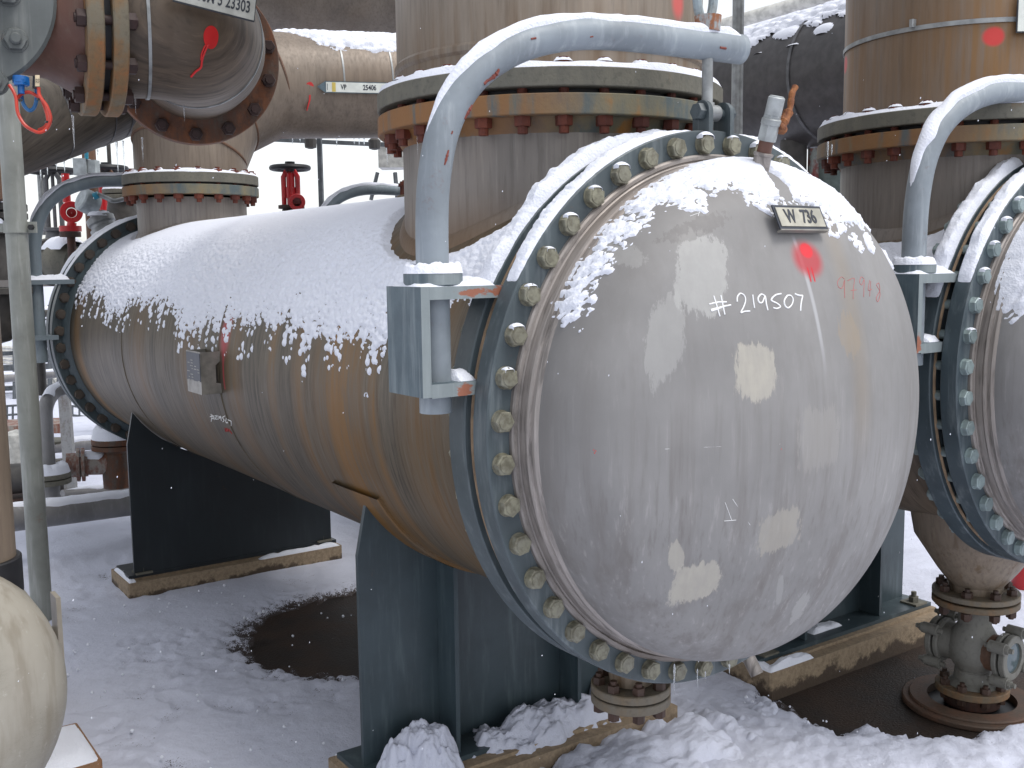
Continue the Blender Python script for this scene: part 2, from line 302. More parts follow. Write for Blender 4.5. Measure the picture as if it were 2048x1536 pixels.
# ------------------------------------------------------------------ mesh builder
def fr(ax):
    ax = Vector(ax).normalized(); a = Vector((0, 0, 1)) if abs(ax.z) < .9 else Vector((1, 0, 0))
    u = ax.cross(a).normalized(); return u, ax.cross(u).normalized(), ax
class MB:
    def __init__(s): s.v, s.f = [], []
    def add(s, v, f):
        k = len(s.v); s.v += [tuple(map(float, p)) for p in v]; s.f += [tuple(i+k for i in q) for q in f]; return s
    def box(s, lo, hi, ch=0.):
        (a, b, c), (d, e, g) = lo, hi
        if ch:
            return s.prism([(a+ch, b), (d-ch, b), (d, b+ch), (d, e-ch), (d-ch, e), (a+ch, e), (a, e-ch), (a, b+ch)], c, g)
        return s.add([(a, b, c), (d, b, c), (d, e, c), (a, e, c), (a, b, g), (d, b, g), (d, e, g), (a, e, g)],
                     [(3, 2, 1, 0), (4, 5, 6, 7), (0, 1, 5, 4), (1, 2, 6, 5), (2, 3, 7, 6), (3, 0, 4, 7)])
    def prism(s, pts, z0, z1, M=None):
        n = len(pts); v = [(x, y, z0) for x, y in pts]+[(x, y, z1) for x, y in pts]
        if M is not None: v = [M @ Vector(p) for p in v]
        return s.add(v, [tuple(range(n))[::-1], tuple(range(n, 2*n))]+[(i, (i+1) % n, n+(i+1) % n, n+i) for i in range(n)])
    def bar(s, a, b, w_, h_, up=(0, 0, 1)):
        a, b = Vector(a), Vector(b); d = (b-a).normalized(); r = d.cross(Vector(up)).normalized(); u = r.cross(d)
        v = [p+r*x*w_/2+u*y*h_/2 for p in (a, b) for x, y in ((-1, -1), (1, -1), (1, 1), (-1, 1))]
        return s.add(v, [(3, 2, 1, 0), (4, 5, 6, 7)]+[(i, (i+1) % 4, 4+(i+1) % 4, 4+i) for i in range(4)])
    def lathe(s, prof, o, ax, n=96, closed=False, a0=0., a1=2*PI):
        """prof: (radius, distance along the axis)"""
        u, v_, d = fr(ax); o = Vector(o); full = abs(a1-a0-2*PI) < 1e-6; m = n if full else n+1; k = len(prof); V = []
        for i in range(m):
            t = a0+(a1-a0)*i/n; e = u*math.cos(t)+v_*math.sin(t)
            V += [o+e*r+d*h for r, h in prof]
        Fc = []
        for i in range(n):
            j = (i+1) % m
            for q in range(k if closed else k-1):
                p = (q+1) % k; Fc.append((i*k+q, j*k+q, j*k+p, i*k+p))
        return s.add(V, Fc)
    def ring(s, r0, r1, t0, t1, o, ax, n=96, ch=.004):
        return s.lathe([(r0, t0), (r1-ch, t0), (r1, t0+ch), (r1, t1-ch), (r1-ch, t1), (r0, t1)], o, ax, n, closed=True)
    def cyl(s, a, b, r, n=20, r2=None, ch=0.):
        a, b = Vector(a), Vector(b); L = (b-a).length; r2 = r if r2 is None else r2
        return s.lathe([(0, 0), (r-ch, 0), (r, ch), (r2, L-ch), (r2-ch, L), (0, L)] if ch else [(0, 0), (r, 0), (r2, L), (0, L)], a, b-a, n)
    def tube(s, path, r, n=20, cap=True, rs=None):
        P = [Vector(p) for p in path]; T = []
        for i in range(len(P)):
            a = P[max(0, i-1)]; b = P[min(len(P)-1, i+1)]; T.append((b-a).normalized())
        u = fr(T[0])[0]; V = []
        for i, (p, t) in enumerate(zip(P, T)):
            u = (u-t*u.dot(t)).normalized(); v_ = t.cross(u); k = 1.
            if 0 < i < len(P)-1:
                k = 1/max(.5, (P[i]-P[i-1]).normalized().dot(t))
            R = rs[i] if rs else r
            # stretch the ring in the bend plane so mitred pipes keep their width
            bp = ((P[i+1]-P[i]).normalized()-(P[i]-P[i-1]).normalized()) if 0 < i < len(P)-1 else Vector((0, 0, 0))
            bp = (bp-t*bp.dot(t)); bp = bp.normalized() if bp.length > 1e-5 else None
            for j in range(n):
                a = 2*PI*j/n; e = u*math.cos(a)+v_*math.sin(a)
                if bp: e = e+bp*e.dot(bp)*(k-1)
                V.append(p+e*R)
        m = len(P); Fc = [(i*n+j, i*n+(j+1) % n, (i+1)*n+(j+1) % n, (i+1)*n+j) for i in range(m-1) for j in range(n)]
        if cap: Fc += [tuple(range(n))[::-1], tuple((m-1)*n+j for j in range(n))]
        return s.add(V, Fc)
    def hexa(s, o, ax, r, h, ch=.12):
        u, v_, d = fr(ax); o = Vector(o); V = []
        for rr, hh in ((r, 0), (r, h*.88), (r*.93, h)):
            V += [o+(u*math.cos(i*PI/3)+v_*math.sin(i*PI/3))*rr+d*hh for i in range(6)]
        return s.add(V, [tuple(range(6))[::-1], tuple(range(12, 18))]+[(a*6+i, a*6+(i+1) % 6, a*6+6+(i+1) % 6, a*6+6+i) for a in (0, 1) for i in range(6)])
    def build(s, name, mat, parent=None, loc=None, smooth=True):
        me = bpy.data.meshes.new(name); off = Vector(loc) if loc is not None else (Vector(ROOT.get(parent.name, (0, 0, 0))) if parent else Vector((0, 0, 0)))
        me.from_pydata([(a-off.x, b-off.y, c-off.z) for a, b, c in s.v], [], s.f)
        return link(me, name, mat, parent, off if loc is not None or not parent else None, smooth)
ROOT = {}
def link(me, name, mat, parent=None, loc=None, smooth=True, fixn=True):
    if fixn:
        import bmesh
        b = bmesh.new(); b.from_mesh(me); bmesh.ops.recalc_face_normals(b, faces=b.faces); b.to_mesh(me); b.free()
    me.materials.append(mat)
    if smooth:
        me.shade_smooth(); me.set_sharp_from_angle(angle=math.radians(32))
    o = bpy.data.objects.new(name, me); S.collection.objects.link(o)
    if parent:
        o.parent = parent; ROOT[o.name] = ROOT.get(parent.name, (0, 0, 0))
    elif loc is not None: o.location = loc; ROOT[o.name] = tuple(loc)
    return o
def tag(o, label, cat, group=None, kind=None):
    o['label'] = label; o['category'] = cat
    if group: o['group'] = group
    if kind: o['kind'] = kind
    return o
def thing(name, label, cat, loc, group=None):
    o = bpy.data.objects.new(name, None); S.collection.objects.link(o); o.location = loc; o.empty_display_size = .1
    ROOT[o.name] = tuple(map(float, loc)); return tag(o, label, cat, group)
def single(mb, name, mat, label, cat, loc, group=None, kind=None):
    return tag(mb.build(name, mat, None, loc), label, cat, group, kind)
def copies(o, places, parent):
    """o: template bolt (already at places[0]); places: (location in world, rotation euler)"""
    R = Vector(ROOT.get(parent.name, (0, 0, 0)))
    for i, (l, r) in enumerate(places):
        c = o if i == 0 else o.copy()
        if i: S.collection.objects.link(c)
        c.parent = parent; c.location = Vector(l)-R; c.rotation_euler = r
def grid_obj(V, keep, name, mat, label, group=None, loc=(0, 0, 0)):
    """V: (n, m, 3) array of points, keep: (n-1, m-1) mask"""
    n, m = V.shape[:2]; idx = np.arange(n*m).reshape(n, m)
    Fq = np.stack([idx[:-1, :-1], idx[1:, :-1], idx[1:, 1:], idx[:-1, 1:]], -1)[keep]
    used = np.unique(Fq); mp = -np.ones(n*m, int); mp[used] = np.arange(len(used)); Fq = mp[Fq]; P = (V.reshape(-1, 3)-np.array(loc))[used]
    me = bpy.data.meshes.new(name); me.vertices.add(len(P)); me.vertices.foreach_set('co', P.ravel().astype(np.float32))
    me.loops.add(Fq.size); me.loops.foreach_set('vertex_index', Fq.ravel().astype(np.int32)); me.polygons.add(len(Fq))
    me.polygons.foreach_set('loop_start', np.arange(0, Fq.size, 4, dtype=np.int32)); me.update(calc_edges=True); me.validate()
    me.materials.append(mat); me.shade_smooth()
    o = bpy.data.objects.new(name, me); S.collection.objects.link(o); o.location = loc
    return o
def text_mesh(s, size, M, name, mat, parent, ext=.001, sx=.75, bold=.0):
    cu = bpy.data.curves.new(name, 'FONT'); cu.body = s; cu.size = size; cu.extrude = ext; cu.offset = bold; cu.align_x = 'CENTER'; cu.align_y = 'CENTER'
    t = bpy.data.objects.new('t', cu); S.collection.objects.link(t); bpy.context.view_layer.update()
    me = bpy.data.meshes.new_from_object(t.evaluated_get(bpy.context.evaluated_depsgraph_get())); bpy.data.objects.remove(t)
    off = Vector(ROOT.get(parent.name, (0, 0, 0))); me.transform(Matrix.Translation(-off) @ M @ Matrix.Diagonal((sx, 1, 1, 1)))
    return link(me, name, mat, parent, smooth=False, fixn=False)
def basis(o, xa, ya):
    xa = Vector(xa).normalized(); ya = Vector(ya); za = xa.cross(ya).normalized(); ya = za.cross(xa)
    M = Matrix((xa, ya, za)).transposed().to_4x4(); M.translation = Vector(o); return M
def mount(fn, ax, u, t):  # helper kept tiny: point on a circle
    return fn
def snow_cap_ring(mb, o, r0, r1, z, a0=0., a1=2*PI, h=.02, n=90, m=7, seed=0):
    """lumpy snow lying on a horizontal ring"""
    V = []; Fc = []
    for i in range(n+1):
        t = a0+(a1-a0)*i/n
        for j in range(m):
            q = j/(m-1); prof = math.sqrt(max(0, 1-(2*q-1)**2)) if 0 < j < m-1 else 0
            nz = float(fbm(np.array([math.cos(t)*3+9]), np.array([math.sin(t)*3+q*1.]), 3, seed)[0])
            r = r0+(r1-r0)*q+(.006*(nz-.5) if 0 < j < m-1 else .004*(nz-.3))
            V.append((o[0]+r*math.cos(t), o[1]+r*math.sin(t), z-.002+h*prof*(.55+.9*nz)))
    for i in range(n):
        for j in range(m-1): Fc.append((i*m+j, (i+1)*m+j, (i+1)*m+j+1, i*m+j+1))
    return mb.add(V, Fc)
def snow_pad(mb, pts_fn, nu, nv, nrm, h, seed=0, sc=14):
    """snow over a patch; pts_fn(u,v)->point, edges pinned; nrm(u,v)->direction"""
    V = []; Fc = []
    for i in range(nu+1):
        for j in range(nv+1):
            u, v = i/nu, j/nv; p = Vector(pts_fn(u, v)); e = min(1, 6*u, 6*(1-u))**.5*min(1, 4*v, 4*(1-v))**.5 if 0 < u < 1 and 0 < v < 1 else 0
            nz = float(fbm(np.array([p.x*sc+p.z*9]), np.array([p.y*sc+p.z*5]), 3, seed)[0])
            nf_ = float(vnoise(np.array([p.x*95+p.z*60]), np.array([p.y*95+p.z*40]), seed)[0]); V.append(p+Vector(nrm(u, v))*((h*(.35+1.3*nz)+.006*(nf_-.3))*e-.003))
    for i in range(nu):
        for j in range(nv): a = i*(nv+1)+j; Fc.append((a, a+nv+1, a+nv+2, a+1))
    return mb.add(V, Fc)
def snow_arc_y(mb, X0, Z0, R, y0, y1, a0, a1, h, n=80, seed=0):
    """snow on the rim of an upright ring whose axis is Y; angles from the top, negative to the left"""
    return snow_pad(mb, lambda u, v: (X0+R*math.sin(a0+(a1-a0)*u), y0+(y1-y0)*v, Z0+R*math.cos(a0+(a1-a0)*u)), n, 7,
                    lambda u, v: (math.sin(a0+(a1-a0)*u), 0, math.cos(a0+(a1-a0)*u)), h, seed, 9)
def snow_on_tube(mb, path, r, h, wd=.8, seed=0, n=None, m=8):
    P = [Vector(p) for p in path]; V = []; Fc = []; N = len(P)
    for i, p in enumerate(P):
        t = (P[min(N-1, i+1)]-P[max(0, i-1)]).normalized(); side = t.cross(Vector((0, 0, 1)))
        side = side.normalized() if side.length > .02 else Vector((1, 0, 0)); up = side.cross(t).normalized()
        if up.z < 0: up = -up
        for j in range(m+1):
            a = (j/m-.5)*2*wd*min(1, .04+i/(.2*N))*(.8+.5*float(vnoise(np.array([i*.35]), np.array([seed*3.+(j > m/2)*9.]))[0])); nz = float(fbm(np.array([p.x*16+a]), np.array([p.y*16+p.z*16]), 3, seed)[0])
            e = math.sqrt(max(0, 1-(2*j/m-1)**2)); k = max(0., up.z)**.7*min(1, i/(.12*N)+.02, (N-1-i)/(.03*N)+.05)
            d = side*math.sin(a)+up*math.cos(a)
            V.append(p+d*(r-.002+h*e*k*(.4+1.1*nz)))
    for i in range(N-1):
        for j in range(m): a = i*(m+1)+j; Fc.append((a, a+m+1, a+m+2, a+1))
    return mb.add(V, Fc)
def spline(pts, n=8):
    P = [Vector(p) for p in pts]; P = [2*P[0]-P[1]]+P+[2*P[-1]-P[-2]]; out = []
    for i in range(1, len(P)-2):
        for k in range(n):
            t = k/n; a, b, c, d = P[i-1:i+3]
            out.append(.5*((2*b)+(c-a)*t+(2*a-5*b+4*c-d)*t*t+(3*b-a-3*c+d)*t**3))
    return out+[P[-2]]

# ------------------------------------------------------------------ ground
ng = 26
def ground():
    b = MB(); b.add([(-400, -400, ZG), (400, -400, ZG), (400, 400, ZG), (-400, 400, ZG)], [(0, 1, 2, 3)])
    o = b.build('ground', ASPH, smooth=False); o['kind'] = 'structure'
ground()
def lin(*seg):
    out = []
    for a, b_, st in seg: out += list(np.arange(a, b_, st))
    return np.array(out+[seg[-1][1]])
PAN_N, PAN_F = (1.0, 1.45), (4.12, 4.46)      # y extents of the saddle plinths
def snow_ground():
    xs = lin((-60, -8, 4.), (-8, -3.2, .4), (-3.2, -1.7, .03), (-1.7, 2.5, .0155), (2.5, 3.6, .03), (3.6, 9, .3), (9, 80, 5.))
    ys = lin((-20, -3, 1.), (-3, -.6, .2), (-.6, -.2, .05), (-.2, 3.7, .0155), (3.7, 4.6, .03), (4.6, 9, .07), (9, 20, .6), (20, 120, 6.))
    Xg, Yg = np.meshgrid(xs, ys, indexing='ij')
    n1, n2, n3 = fbm(Xg*1.3, Yg*1.3, 4, 3), fbm(Xg*6, Yg*6, 4, 11), fbm(Xg*22, Yg*22, 3, 5)
    H = ZS+.03*(n1-.5)+.018*(n2-.5)
    trod = sm(n1, .45, .6)*sm(Yg, 6, 4.4)
    H += trod*(-.022*sm(n2, .5, .68)+.016*(n3-.5))
    front = sm(Yg, 1.1, .75)*sm(Xg, -.9, -.4)*sm(Xg, 2.0, 1.2)
    H += front*(.045*(n2-.45)+.014*(n3-.5)+.010*(fbm(Xg*95, Yg*95, 2, 31)-.5)+.02)
    front2 = sm(Yg, .2, -.3)*sm(Xg, .4, .9); H += front2*(.04*(n2-.4)+.02*(n3-.5))
    H += .008*(fbm(Xg*60, Yg*60, 2, 17)-.5)*sm(Yg, 3.8, 3.3)
    # footprints
    rg = random.Random(3)
    for k in range(26):
        fx, fy = -.85-.45*math.sin(k*.55)-.25*(k % 2)+rg.uniform(-.15, .15), 1.2+k*.17+rg.uniform(-.1, .1); an = rg.uniform(-.5, .9)
        dx, dy = Xg-fx, Yg-fy; a, c = dx*math.cos(an)+dy*math.sin(an), dy*math.cos(an)-dx*math.sin(an)
        q = (a/.055)**2+(c/.14)**2; H += -.012*np.exp(-q**2)+.004*np.exp(-(q-1.7)**2*4)
    # bare wet patches
    def hole(cx, cy, rx, ry, k=.35, rot=0.):
        dx, dy = Xg-cx, Yg-cy; c, s = math.cos(rot), math.sin(rot)
        return np.sqrt(((dx*c+dy*s)/rx)**2+((dy*c-dx*s)/ry)**2)+k*(n2-.5)+.24*(n3-.5)
    d = np.minimum(hole(.28, 2.84, .66, .64, .22), hole(1.98, .60, .68, .50, .3))
    d = np.minimum(d, hole(2.2, .32, .45, .22, .3)); d = np.minimum(d, hole(2.35, 3.3, .6, .6, .3))
    dz = sm(d, .97, 1.30)**.8; H = H*dz+(ZG-.012)*(1-dz)
    H -= .004*np.exp(-((d-1.2)/.15)**2)
    # cleared strips under the plinths
    V = np.stack([Xg, Yg, H], -1); keep = (d[:-1, :-1] > .86)
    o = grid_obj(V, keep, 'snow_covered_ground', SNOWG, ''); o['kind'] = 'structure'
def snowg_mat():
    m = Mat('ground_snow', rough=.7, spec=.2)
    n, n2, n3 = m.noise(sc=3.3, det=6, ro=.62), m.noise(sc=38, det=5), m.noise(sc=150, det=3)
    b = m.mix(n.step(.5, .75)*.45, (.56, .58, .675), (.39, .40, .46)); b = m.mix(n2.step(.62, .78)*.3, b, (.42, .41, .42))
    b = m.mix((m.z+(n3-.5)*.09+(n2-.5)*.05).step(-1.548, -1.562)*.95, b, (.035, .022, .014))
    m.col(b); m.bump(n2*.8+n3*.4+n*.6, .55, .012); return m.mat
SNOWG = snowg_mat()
snow_ground()

# ------------------------------------------------------------------ heat exchangers
def stud_y(y0, y1, r=.0298, rs=.019, back=True):
    b = MB(); b.cyl((0, y0, 0), (0, y0-.003, 0), r*1.03, 20); b.hexa((0, y0-.003, 0), (0, -1, 0), r, .021)
    b.lathe([(r*.70, 0), (r*.68, .0015), (0.001, .0015)], (0, y0-.0245, 0), (0, -1, 0), 18)
    b.cyl((0, y0-.001, 0), (0, y1+.04, 0), rs, 12)
    if back: b.hexa((0, y1, 0), (0, 1, 0), r, .03)
    return b
def ring_places(n, R, ph, X0, y, Z0):
    return [((X0-R*math.sin(t), y, Z0+R*math.cos(t)), (0, random.uniform(0, PI/3), 0)) for t in [ph+2*PI*i/n for i in range(n)]]
def bolts_y(n, R, ph, X0, Y0, Z0, y0, y1, parent, mat, **k):
    o = stud_y(0, y1-y0, **k).build('bolt', mat, None, (0, 0, 0)); ROOT.pop(o.name, None)
    copies(o, ring_places(n, R, ph, X0, Y0+y0, Z0), parent)
def bolts_z(n, R, ph, cx, cy, zlo, zhi, parent, mat, r=.0275, rs=.016, tail=.022):
    b = MB(); b.hexa((0, 0, 0), (0, 0, -1), r, .030); b.cyl((0, 0, -.03-tail), (0, 0, zhi-zlo+.04), rs, 10); b.hexa((0, 0, zhi-zlo), (0, 0, 1), r, .026)
    o = b.build('bolt', mat, None, (0, 0, 0)); ROOT.pop(o.name, None)
    copies(o, [((cx+R*math.cos(t), cy+R*math.sin(t), zlo), (0, 0, random.uniform(0, 1))) for t in [ph+2*PI*i/n for i in range(n)]], parent)
def seams(b, X0, Z0, R, y, w_=.012, h=.004):
    return b.lathe([(R-.004, y-w_), (R+h, y-w_*.4), (R+h, y+w_*.4), (R-.004, y+w_)], (X0, 0, Z0), (0, 1, 0), 128)
def nozzle_mesh(cx, cy, r, X0, Z0, R, ztop, n=96, wall=.02):
    """standing nozzle whose foot follows the lying shell"""
    b = MB(); V = []; Fc = []
    for i in range(n):
        t = 2*PI*i/n; x, y = cx+r*math.cos(t), cy+r*math.sin(t); zf = Z0+math.sqrt(max(0, R*R-(x-X0)**2))
        for (k, rr) in ((0, r+.022), (1, r+.012), (2, r), (3, r), (4, r)):
            z = (zf-.01, zf+.016, zf+.03, (zf+ztop)/2, ztop)[k]
            x, y = cx+rr*math.cos(t), cy+rr*math.sin(t)
            if k == 0: z = Z0+math.sqrt(max(0, R*R-(x-X0)**2))-.004
            V.append((x, y, z))
    for i in range(n):
        j = (i+1) % n
        for k in range(4): Fc.append((i*5+k, j*5+k, j*5+k+1, i*5+k+1))
    return b.add(V, Fc)
def exchanger(X0, Y0, Z0, label, ph, near, rear, mats, first):
    SH, DM, FL, NZ, BT, SD = mats
    Zb = -1.44
    r0 = thing('heat_exchanger', label, 'heat exchanger', (X0, Y0+1.2, Zb), 'heat exchangers side by side')
    c = (X0, Y0, Z0); ax = (0, 1, 0)
    b = MB(); b.lathe([(.73, .2), (.73, 5.22)], c, ax, 160)
    for y in (2.33, 3.9): seams(b, X0, Z0, .73, Y0+y)
    b.build('shell', SH, r0)
    b = MB(); b.lathe([(.74, 0), (.744, .004), (.744, .36), (.74, .364), (.725, .364), (.725, 0)], (X0, Y0+1.0, Z0), ax, 48, closed=True, a0=math.radians(29), a1=math.radians(151))
    wp = b.build('wear_plate', SH, r0)
    b = MB(); b.ring(.735, .842, .125, .205, c, ax, 128); b.lathe([(.735, .20), (.80, .203), (.748, .255), (.732, .26)], c, ax, 128)
    bf = b.build('body_flange', FL, r0)
    b = MB(); b.lathe([(.822, .1248), (.822, .121), (.815, .118), (.809, .121), (.809, .1248)], c, ax, 128); b.build('weld_seam', RUSTT, bf)
    b = MB(); b.ring(.70, .842, .016, .085, c, ax, 128)
    cf = b.build('cover_flange', FL, r0)
    b = MB(); b.lathe([(.70, .086), (.775, .086), (.775, .124), (.70, .124)], c, ax, 96); b.build('gasket', RUSTD, cf)
    bolts_y(44, .8, ph, X0, Y0, Z0, .016, .205, cf, BT)
    # cover: skirt rings, weld beads and the dish
    b = MB()
    prof = [(.772, .0158), (.771, .006), (.766, .001), (.757, .001), (.753, .006), (.748, .002), (.745, -.024), (.749, -.030), (.746, -.038), (.741, -.040), (.741, -.052), (.744, -.056), (.742, -.062), (Rd, -sd_)]
    b.lathe(prof, c, ax, 160); sk = b.build('cover_skirt', SKIRT, r0)
    prof = [(p_[0], -sd_-p_[1]) for p_ in DP]
    b = MB(); b.lathe(prof, c, ax, 160); cv = b.build('cover', DM, r0)
    if first: cover_fittings(cv)
    # near nozzle
    ny, nr, nf = near
    b = nozzle_mesh(X0, Y0+ny, nr, X0, Z0, .73, .90+Z0*0, 128); nz = b.build('nozzle', NZ, r0)
    b = MB(); b.ring(nr-.02, nf, .905, .968, (X0, Y0+ny, 0), (0, 0, 1), 128, .003); b.lathe([(nr+.03, .905), (nr, .86)], (X0, Y0+ny, 0), (0, 0, 1), 96)
    fl = b.build('nozzle_flange', RUSTO, r0); bolts_z(28, nf-.045, .1, X0, Y0+ny, .905, 1.04, fl, NUTR)
    ry, rr, rf = rear
    b = nozzle_mesh(X0, Y0+ry, rr, X0, Z0, .73, .90, 96); b.build('nozzle', NZ, r0)
    b = MB(); b.ring(rr-.02, rf, .915, .975, (X0, Y0+ry, 0), (0, 0, 1), 96, .003)
    fl = b.build('nozzle_flange', RUSTO, r0); bolts_z(20, rf-.038, .1, X0, Y0+ry, .915, 1.045, fl, NUTR, .03, .016)
    # rear flange pair
    b = MB(); b.ring(.73, .832, 5.19, 5.27, c, ax, 128); b.lathe([(.732, 5.14), (.75, 5.15), (.775, 5.185), (.735, 5.192)], c, ax, 128)
    b.ring(.5, .832, 5.31, 5.39, c, ax, 128); b.lathe([(.75, 5.39), (.70, 5.5), (.4, 5.66), (0.001, 5.7)], c, ax, 96)
    rfm = b.build('rear_flange', FLR, r0); bolts_y(44, .786, math.radians(21.37), X0, Y0, Z0, 5.19, 5.4, rfm, NUTD, r=.034, back=False)
    # drain
    if first:
        b = MB(); b.lathe([(.12, -.70), (.11, -.84), (.078, -.93), (.075, -.985)], (X0, Y0+.4, Z0), (0, 0, 1), 48); b.build('drain_nozzle', CONEST, r0)
        b = MB(); b.ring(.07, .138, -1.018, -.988, (X0, Y0+.4, Z0), (0, 0, 1), 64, .003); d1 = b.build('drain_flange', DRF, r0)
        b = MB(); b.ring(.001, .138, -1.056, -1.024, (X0, Y0+.4, Z0), (0, 0, 1), 64, .003); b.build('blind_flange', DRF, r0)
        bolts_z(8, .112, .3, X0, Y0+.4, Z0-1.056, Z0-.988, d1, NUTB2, .022, .012, .004)
    else:
        b = MB(); b.lathe([(.30, -.62), (.27, -.78), (.17, -.93), (.115, -1.0), (.112, -1.03)], (X0, Y0+.4, 0), (0, 0, 1), 48); b.build('drain_nozzle', CONEST, r0)
        b = MB(); b.ring(.09, .185, -1.055, -1.03, (X0, Y0+.4, 0), (0, 0, 1), 64, .003); d1 = b.build('drain_flange', DRF, r0)
        bolts_z(8, .15, .3, X0, Y0+.4, -1.10, -1.03, d1, NUTB2, .024, .012, .008)
    # saddles
    def saddle(yw, dirn, M):
        b = MB(); n = 24; hw = .655; tip = .615
        top = [(X0-tip*math.cos(0)+(2*tip)*i/n, Z0-math.sqrt(max(0, .738**2-(tip-(2*tip)*i/n)**2))) for i in range(n+1)]
        pts = [(X0-hw, -1.405), (X0+hw, -1.405), (X0+hw, -.60)]+top[::-1]+[(X0-hw, -.60)]
        Mx = Matrix(((1, 0, 0, 0), (0, 0, -1, yw), (0, 1, 0, 0), (0, 0, 0, 1)))
        b.prism(pts, -.010, .010, Mx); s = b.build('saddle', M, r0, smooth=False)
        for xr in (-.315, 0.28) if dirn < 0 else (-.5, .5):
            b = MB(); y1 = yw+dirn*(.135 if dirn < 0 else .26); y0_ = yw+dirn*.011; zt = Z0-math.sqrt(.738**2-min(.6, abs(xr))**2)
            if dirn < 0: b.box((X0+xr-.009, y1, -1.403), (X0+xr+.009, y0_, zt-.006))
            else: b.box((X0+xr-.009, y0_, -1.403), (X0+xr+.009, y1, -.62))
            b.build('rib', M, s, smooth=False)
        b = MB(); ya, yb = sorted((yw-.015 if dirn > 0 else yw-.165, yw+.15 if dirn < 0 else yw+.27)); b.box((X0-.69, ya, -1.424), (X0+.69, yb, -1.4045)); b.build('base_plate', M, s, smooth=False)
        for xb in (-.6, .6):
            b = MB(); b.box((X0+xb-.05, (ya+yb)/2-.16, -1.404), (X0+xb+.05, (ya+yb)/2-.06, -1.394)); b.hexa((X0+xb, (ya+yb)/2-.11, -1.394), (0, 0, 1), .028, .028); b.cyl((X0+xb, (ya+yb)/2-.11, -1.37), (X0+xb, (ya+yb)/2-.11, -1.34), .014, 12); b.build('anchor_bolt', RUSTF, s)
    saddle(Y0*.3+1.164, -1, SD); saddle(4.187, 1, SHADEP)
    # davit bracket on the body flange
    b = MB(); xl = X0-.99; ya, yb = Y0+.085, Y0+.265; z0, z1 = Z0*0+.118, .402
    b.box((xl, ya, z0), (xl+.026, yb, z1), 0); L = []
    for zc, hh in ((z1-.0335, .033), (z0-.003, .036)):
        xr = -math.sqrt(.825**2-(zc-Z0+hh/2)**2)+X0
        b.prism([(xl+.0262, ya), (xr+.01, ya+.002), (xr+.035, yb), (xl+.0262, yb)], zc, zc+hh)
    br = b.build('davit_bracket', DAVITB, r0)
    # hinge lugs on top of the cover flange
    b = MB()
    for dx in (-.052, .036):
        Mx = Matrix(((0, 0, 1, X0), (1, 0, 0, Y0+.036), (0, 1, 0, Z0), (0, 0, 0, 1)))
        b.prism([(-.034, .826), (.034, .826), (.034, .895)]+[(.034*math.cos(a*PI/8), .895+.034*math.sin(a*PI/8)) for a in range(1, 8)]+[(-.034, .895)], dx, dx+.016, Mx)
    b.cyl((X0-.075, Y0+.036, Z0+.895), (X0+.075, Y0+.036, Z0+.895), .014, 14)
    b.hexa((X0-.052, Y0+.036, Z0+.895), (-1, 0, 0), .026, .022); b.hexa((X0+.052, Y0+.036, Z0+.895), (1, 0, 0), .026, .022)
    b.build('hinge_lug', FL, r0)
    return r0
